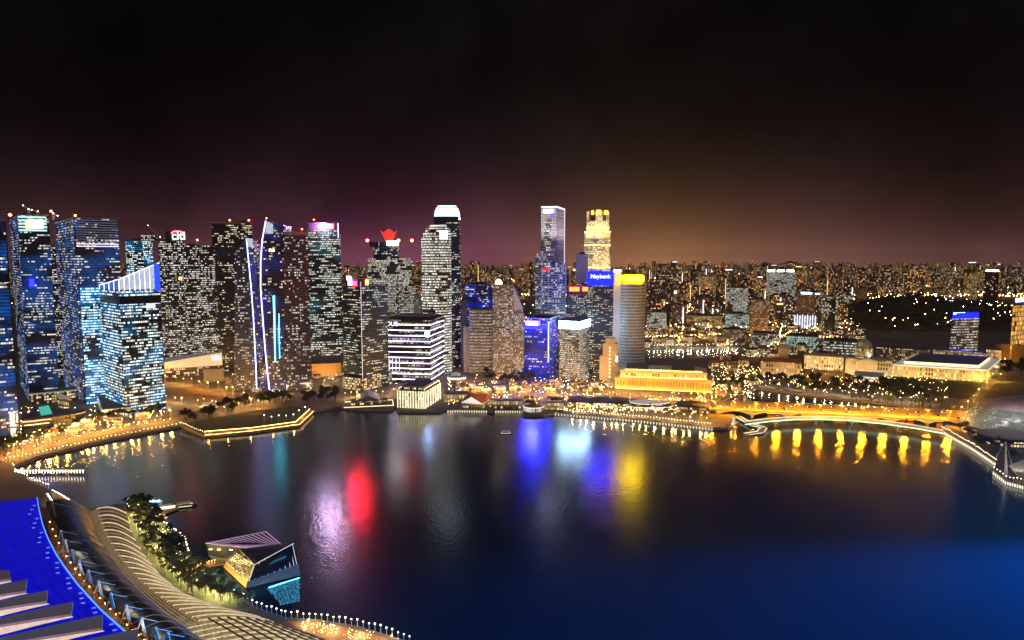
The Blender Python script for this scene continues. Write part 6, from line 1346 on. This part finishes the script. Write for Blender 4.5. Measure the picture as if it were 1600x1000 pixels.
# far blocks: one mesh each, seen from kilometres away
FK = ['far1', 'far2', 'far3', 'far4']; TONE = {'far1': 'brown', 'far2': 'pale grey', 'far3': 'dark', 'far4': 'sandy'}
spots = []
ranges = [(538, 660, 26), (716, 842, 26), (884, 916, 6), (1008, 1130, 44), (1130, 1245, 42), (1245, 1330, 36), (1322, 1484, 62), (1484, 1640, 46)]
for x0, x1, n_ in ranges:
    for k in range(n_):
        x = x0 + (x1 - x0) * (k + rr.random()) / n_; yb = rr.choice([430, 433, 437, 442, 448, 455, 463]) + rr.uniform(-2, 2)
        if 1322 < x < 1600: yb = min(yb, rr.uniform(430, 461))
        spots.append((x, yb))
for k in range(54): spots.append((1012 + 318 * (k + rr.random()) / 54, rr.uniform(470, 514)))
spots.sort(); cnt = {}
def farmesh(mb, gx, gy, wd, dp_, h, rz, mi, rr, u0):
    ca, sa = math.cos(rz), math.sin(rz); f = [(gx + a * ca - b_ * sa, gy + a * sa + b_ * ca) for a, b_ in ((-wd / 2, -dp_ / 2), (wd / 2, -dp_ / 2), (wd / 2, dp_ / 2), (-wd / 2, dp_ / 2))]
    mb.prism(f, 3, 3 + h, mi, True, False, u0, 1); mb.prism(inset(f, .4), 3 + h + .02, 3 + h + rr.uniform(3, 7), 1, True, False, 0); return f
for x, yb in spots:
    D = DY(yb); top = rr.uniform(408, 424) if rr.random() < .6 else rr.uniform(418, yb - 8); h = max(20, ZA(min(top, yb - 6), D) - 3); h = min(h, 195)
    mid_ = yb >= 470
    if mid_: h = ZA(yb - rr.uniform(14, 44), D) - 3
    wpx = rr.choice([6, 7, 8, 10, 13, 16] if not mid_ else [9, 11, 14, 18, 22]); wd = wpx / FPX * D; dp_ = rr.uniform(14, 26); fk = rr.choice(FK); gx = XA(x, D, 60); mb = MB(); feat = rr.choice(['plain', 'plain', 'plain', 'bar', 'stripe', 'beacon', 'stripe'])
    farmesh(mb, gx, D, wd, dp_, h, rr.uniform(-.25, .25), 0, rr, rr.uniform(0, 4000)); f0 = D - dp_ / 2 - 3
    if feat == 'bar': mb.box((gx, f0, h - 2), (wd * .7, 1, 5), 2)
    if feat == 'stripe': mb.box((gx + wd * .3, f0, h * .5 + 3), (2.4, 1, h * .8), 2)
    if feat == 'beacon': mb.ball((gx, D, h + 12), 3.2, 3)
    o = recenter(mb.build('midrise_block' if mid_ else 'apartment_block', [FA[fk], M['roofdark'], M['farwhite'] if rr.random() < .5 else M['faryellow'], M['farred']]))
    tall = 'tall' if h > 110 else 'mid-height' if h > 60 else 'low'; ft = {'plain': 'with scattered lit windows', 'bar': 'with a lit roof bar', 'stripe': 'with a lit stair stripe', 'beacon': 'with a red roof beacon'}[feat]
    tall = 'nearer' if mid_ else tall; key = (tall, TONE[fk], ft, zone(x)); cnt.setdefault(key, []).append(o); tag(o, None, 'block', 'mid-distance blocks' if mid_ else 'far apartment blocks')
for (tall, tn, ft, zn), os_ in cnt.items():
    for k, o in enumerate(os_): o['label'] = f'{tall} {tn} block {ft} {zn}' if len(os_) == 1 else f'{tall} {tn} block {ft} {zn}, {ordw(k + 1)} rightwards'
# the rest of the far city as one mass
mb = MB()
for _ in range(1800):
    x = rr.uniform(-60, 1660); yb = 406 + 10 ** rr.uniform(1.14, 1.86)
    if rr.random() < .25: x = rr.uniform(1000, 1640)
    if 1325 < x < 1600 and yb > 464: continue
    if x < 1000 and yb > 470: continue
    if x > 1000 and yb > 486 and x < 1345: pass
    D = DY(yb); h = rr.uniform(18, 70) if rr.random() < .6 else rr.uniform(70, 150)
    if yb > 465: h = rr.uniform(12, 40)
    farmesh(mb, XA(x, D, 40), D, rr.uniform(18, 60), rr.uniform(14, 30), h, rr.uniform(-.4, .4), rr.choice([0, 2, 3, 4]), rr, rr.uniform(0, 9000))
tag(mb.build('far_city', [FA['far1'], M['roofdark'], FA['far2'], FA['far3'], FA['far4']]), kind='stuff')
# thousands of far lights
mb = MB()
def lightpt(x, y, r, mi, up): q = P(x, y, 3); mb.octa((q.x, q.y, 3 + up), r, mi)
for _ in range(4600):
    x = rr.uniform(-40, 1640); yb = 408 + 10 ** rr.uniform(1.08, 2.06)
    if rr.random() < .5: x = rr.uniform(1000, 1640)
    if x < 1000 and yb > 500 and not (530 < x < 680 or 700 < x < 900): continue
    if 1330 < x < 1590 and yb > 466 and rr.random() < .95: continue
    if yb > 560: continue
    D = DY(yb); lightpt(x, yb, min(4.6, .00058 * D) * rr.uniform(.45, 1.15), rr.choice([0, 0, 0, 1, 1, 2, 2, 3 if rr.random() < .2 else 0]), rr.uniform(6, 16))
for pa, n_ in (([(1010, 508), (1150, 500), (1330, 488)], 46), ([(1180, 562), (1240, 520), (1290, 470), (1310, 440)], 50), ([(1010, 532), (1120, 528), (1330, 534)], 60), ([(1010, 480), (1130, 470), (1320, 468)], 50), ([(1060, 540), (1075, 490), (1085, 440)], 40), ([(1135, 545), (1160, 480), (1165, 440)], 40), ([(1000, 458), (1200, 450), (1600, 447)], 80), ([(1215, 545), (1225, 500), (1250, 450)], 40), ([(540, 480), (660, 470)], 24), ([(720, 470), (840, 462)], 26), ([(1000, 440), (1620, 436)], 90), ([(1330, 470), (1480, 462), (1600, 466)], 50)):
    for x, y in resample(pa, n_): lightpt(x + rr.uniform(-1.5, 1.5), y + rr.uniform(-.6, .6), .0006 * DY(y) * rr.uniform(.6, 1.2), rr.choice([0, 0, 0, 1]), 10)
for _ in range(70):
    x, y = HC[0] + HC[2] * rr.uniform(-.8, .8), HC[1] + HC[3] * rr.uniform(-.9, .2); mb.octa((x, y, hillz(x, y) + 12), rr.uniform(.6, 1.4), rr.choice([1, 2, 2]))
for _ in range(1700):                                   # denser sparkle close to the bay
    x, y = rr.choice([(rr.uniform(1010, 1345), rr.uniform(500, 560)), (rr.uniform(700, 960), rr.uniform(592, 638)), (rr.uniform(1110, 1200), rr.uniform(575, 625)), (rr.uniform(1180, 1480), rr.uniform(592, 636)), (rr.uniform(0, 270), rr.uniform(640, 700)), (rr.uniform(880, 1105), rr.uniform(626, 648))])
    if y - x * -.14 < 0: continue
    if x < 270 and y > 712 - x * .2: continue
    if x > 1180 and y > 602 + (x - 1180) * .11: continue
    lightpt(x, y, rr.uniform(.2, .42), rr.choice([0, 0, 1, 1, 2, 2]), rr.uniform(1.5, 7))
tag(mb.build('city_lights', [M['pt_amber'], M['pt_warm'], M['pt_white'], M['pt_mixed']]), kind='stuff')
mb = MB()
for _ in range(520):                                   # bulbs hung in the grove
    x, y = rr.uniform(196, 300), rr.uniform(788, 900)
    if not inpoly(x, y, [(196, 790), (240, 786), (252, 816), (284, 850), (296, 890), (268, 896), (226, 850), (206, 815)]): continue
    q = P(x, y, 3); mb.octa((q.x, q.y, rr.uniform(4, 10.5)), rr.uniform(.06, .13), rr.choice([1, 1, 2]))
for _ in range(110):
    x, y = poly_at([(470, 978), (520, 985), (590, 1000)], rr.random()); q = P(x, y + rr.uniform(-4, 12), 3); mb.octa((q.x, q.y, rr.uniform(3.6, 6)), rr.uniform(.07, .13), 1)
tag(mb.build('grove_bulbs', [M['pt_amber'], M['pt_warm'], M['pt_white'], M['pt_mixed']]), kind='stuff')

# small market kiosks and cafes along the central quay
ks = []
for _ in range(3000):
    if len(ks) >= 64: break
    z_ = rr.choice([[(700, 604), (960, 598), (960, 614), (700, 614)], [(700, 622), (880, 626), (880, 634), (770, 634), (770, 626), (700, 626)], [(1112, 604), (1176, 590), (1180, 602), (1128, 620)], [(60, 694), (260, 648), (255, 640), (60, 680)], [(400, 606), (535, 584), (535, 596), (400, 618)]])
    x, y = rr.uniform(min(p[0] for p in z_), max(p[0] for p in z_)), rr.uniform(min(p[1] for p in z_), max(p[1] for p in z_))
    if not inpoly(x, y, z_): continue
    g_ = P(x, y, 3)
    if any((g_ - q).length < 15 for q, _ in ks): continue
    ks.append((g_, x))
ks.sort(key=lambda t: t[1])
for k, (g_, x) in enumerate(ks):
    wd, dp_, h = rr.uniform(8, 15), rr.uniform(6, 10), rr.uniform(3.5, 6.5); rz = rr.uniform(-.4, .4); ca, sa = math.cos(rz), math.sin(rz)
    f = [(g_.x + a * ca - b_ * sa, g_.y + a * sa + b_ * ca) for a, b_ in ((-wd / 2, -dp_ / 2), (wd / 2, -dp_ / 2), (wd / 2, dp_ / 2), (-wd / 2, dp_ / 2))]
    r = thing('cafe_kiosk', f'small glowing quayside cafe with a pitched roof, {ordw(k + 1)} from the left', 'kiosk', (g_.x, g_.y, 3), 'quayside cafes')
    vol(r, 'wall', f, 3.02, 3 + h, FA['kiosk'], M['roofdark']); gable(r, f, 3 + h, rr.uniform(1.5, 3), M[rr.choice(['redtile', 'roofdark', 'whitelit', 'paleconc'])])
HAZE = 2.6e-5
# ------------------------------------------------------------------ night haze over the city
m = bpy.data.materials.new('haze_air'); m.use_nodes = True; nt = m.node_tree
nt.nodes.remove(nt.nodes['Principled BSDF'])
pv = nt.nodes.new('ShaderNodeVolumePrincipled'); pv.inputs['Density'].default_value = HAZE; pv.inputs['Color'].default_value = (1, .96, .93, 1); pv.inputs['Anisotropy'].default_value = .3
nt.links.new(pv.outputs[0], nt.nodes['Material Output'].inputs['Volume'])
mb = MB(); mb.prism([(-15800, -600), (15800, -600), (15800, 16300), (-15800, 16300)], -2.5, 340, 0, True, True)
tag(mb.build('haze', m), kind='stuff')
# added unseen mast and blue spot on the right-hand shore, tinting the water
q = G(2150, 826, 3)
mr = thing('added_lamp_mast', 'added unseen lamp mast on the right-hand shore throwing blue light over the water', 'projector', q)
mb = MB(); mb.bar(q, (q.x, q.y, 88), .5, 6, 0, .35); mb.build('pole', M['metal'], mr); mb = MB(); mb.box((q.x, q.y, 89), (3, 3, 2)); mb.build('lamp_housing', M['dark'], mr)
sp = bpy.data.lights.new('added_blue_beam', 'SPOT'); sp.energy = 1.9e8; sp.color = (.005, .30, 1); sp.spot_size = math.radians(38); sp.spot_blend = 1.0; sp.shadow_soft_size = 2.5
so = bpy.data.objects.new('added_blue_beam', sp); COL.objects.link(so); so.location = (q.x, q.y, 88)
aim = G(1545, 985, 0) - Vector((q.x, q.y, 88)); so.rotation_euler = aim.to_track_quat('-Z', 'Y').to_euler()

# cars on the bridge and the quay road
def make_car(mat):
    c = bpy.data.objects.new('car', None); mb = MB(); low = [(-2.2, -.9), (2.2, -.9), (2.2, .9), (-2.2, .9)]; mb.prism(low, .35, .95, 0, True, True, 0, 0, None, [(p[0] * .97, p[1] * .95) for p in low]); mb.build('body', mat, c, False)
    mb = MB(); cab = [(-1.5, -.8), (1.0, -.8), (1.0, .8), (-1.5, .8)]; mb.prism(cab, .97, 1.5, 0, True, False, 0, 0, None, [(p[0] * .75, p[1] * .85) for p in cab]); mb.build('cabin', M['darkglass'], c, False)
    for s in (-1, 1):
        mb = MB(); mb.ball((2.22, s * .62, .72), .22); mb.build('headlight', S_['head'], c, False); mb = MB(); mb.ball((-2.2, s * .62, .78), .18); mb.build('taillight', S_['tail'], c, False)
    for x in (-1.3, 1.35):
        for s in (-1, 1): mb = MB(); mb.dome((x, s * .85, .34), .34, .12, .34, 10, 3); mb.build('wheel', M['dark'], c, False)
    return c
S_['head'] = lamp('headlight_lamp', (1, .95, .8), 16); S_['tail'] = lamp('taillight_lamp', (1, .03, .02), 10)
CARS = [make_car(plain('white_car_paint', (.7, .7, .7), .3)), make_car(plain('silver_car_paint', (.4, .41, .43), .3)), make_car(plain('dark_car_paint', (.03, .03, .04), .3)), make_car(plain('red_car_paint', (.4, .03, .03), .3))]
CN = ['white', 'silver', 'dark', 'red']; rr = random.Random(77); ccount = {}
def car(p, ang, where, group):
    k = rr.choice([0, 0, 1, 2, 2, 3]); key = (k, where); ccount[key] = ccount.get(key, 0) + 1; proto = CARS[k]
    lab = f'{CN[k]} car, {ordw(ccount[key])} {CN[k]} one from the left {where}'
    r = proto if proto.name not in COL.objects else proto.copy()
    if r is proto: COL.objects.link(r); r.location = p; r.rotation_euler = (0, 0, ang); tag(r, lab, 'car', group); return
    COL.objects.link(r); r.location = p; r.rotation_euler = (0, 0, ang); tag(r, lab, 'car', group)
    for ch in proto.children:
        c2 = ch.copy(); COL.objects.link(c2); c2.parent = r
for w_, word, flip in ((.22, 'in the near bridge lane', 0), (.38, 'in the second bridge lane', 0), (.62, 'in the third bridge lane', 1), (.78, 'in the far bridge lane', 1)):
    t = .06
    while t < .94:
        a = bt(t, 1).lerp(bt(t, 0), w_); b_ = bt(t + .01, 1).lerp(bt(t + .01, 0), w_); d = b_ - a; car((a.x, a.y, ZD + .01), math.atan2(d.y, d.x) + (math.pi if flip else 0), word, 'cars on the road bridge'); t += rr.uniform(.05, .16)
for path, word in (([(0, 714), (80, 692), (160, 672), (262, 652)], 'on the left quay road'), ([(690, 618), (780, 618), (870, 622), (935, 616), (1010, 616), (1090, 627)], 'on the road before the gold hotel'), ([(1190, 588), (1260, 585), (1330, 586), (1420, 582), (1540, 594)], 'on the civic street')):
    pts = resample(path, 300); k = 4
    while k < 292:
        a, b_ = P(*pts[k], 3.06), P(*pts[k + 4], 3.06); d = (b_ - a).normalized(); s = rr.choice([-1, 1]); q = a + Vector((-d.y, d.x, 0)) * 3.2 * s; car(q, math.atan2(d.y, d.x) + (0 if s < 0 else math.pi), word, 'cars ' + word); k += rr.randint(9, 30)

# facade and garden floodlights of the smaller lit landmarks
def spot_at(px, py, z, tz, power, col, back=18, up=0, ang=80, dx=0):
    t = P(px, py, 3); u = Vector((t.x, t.y, 0)).normalized(); s = t - u * back; flood(None, (s.x + dx, s.y, z), (t.x, t.y, tz), power, col, ang)
spot_at(1147, 664, 4, 9, 9000, (1, .96, .88), 14)                       # statue
spot_at(510, 586, 5, 14, 4.0e4, (1, .55, .18), 40, ang=100)            # podium of the teal tower
spot_at(748, 634, 26, 12, 2.4e4, (1, .5, .15), 30, ang=90)             # pier hall roof
spot_at(1600, 560, 8, 22, 5.0e4, (1, .62, .12), 45, ang=110)           # podium of the gold hotel
spot_at(963, 590, 40, 120, 1.6e5, (1, .88, .92), 60, ang=90)           # white core slab
for px in (1560, 1600): spot_at(px, 690, 62, 38, 5.0e4, (1, .82, .88), 6, ang=110)   # shell roof
spot_at(1357, 585, 34, 46, 1.0e4, (.7, 1, .9), 12, ang=100)            # courthouse dome
spot_at(1590, 742, 22, 10, 8000, (1, .88, .65), 16, ang=110)           # outdoor stage
for k in range(7): p = bt(.114 + k * .128, 1); flood(None, (p.x, p.y - 14, 1.2), (p.x, p.y, 6), 5000, (.75, 1, .78), 120)   # bridge arches
for x, y in ((330, 676), (360, 673), (395, 670), (430, 666), (462, 662), (476, 652)):    # added bare points for the amber light on the promontory boardwalk
    q = P(x, y, 3); l = bpy.data.lights.new('boardwalk_glow', 'POINT'); l.energy = 2200; l.color = (1, .5, .12); l.shadow_soft_size = .4
    o = bpy.data.objects.new('boardwalk_glow', l); COL.objects.link(o); o.location = (q.x, q.y - 7, 5.5)
for k in range(1, 12, 2):                                               # added bare points brightening the mast frames
    x, y = mast[min(k, 10)]; q = P(x - 5, y + 22, 21); l = bpy.data.lights.new('mast_glow', 'POINT'); l.energy = 2200; l.color = (1, .84, .6); l.shadow_soft_size = .3
    o = bpy.data.objects.new('mast_glow', l); COL.objects.link(o); o.location = (q.x, q.y - 2, 28)
spot_at(1572, 744, 5, 28, 1.2e4, (1, .95, .85), 16, ang=100)           # leaning white mast
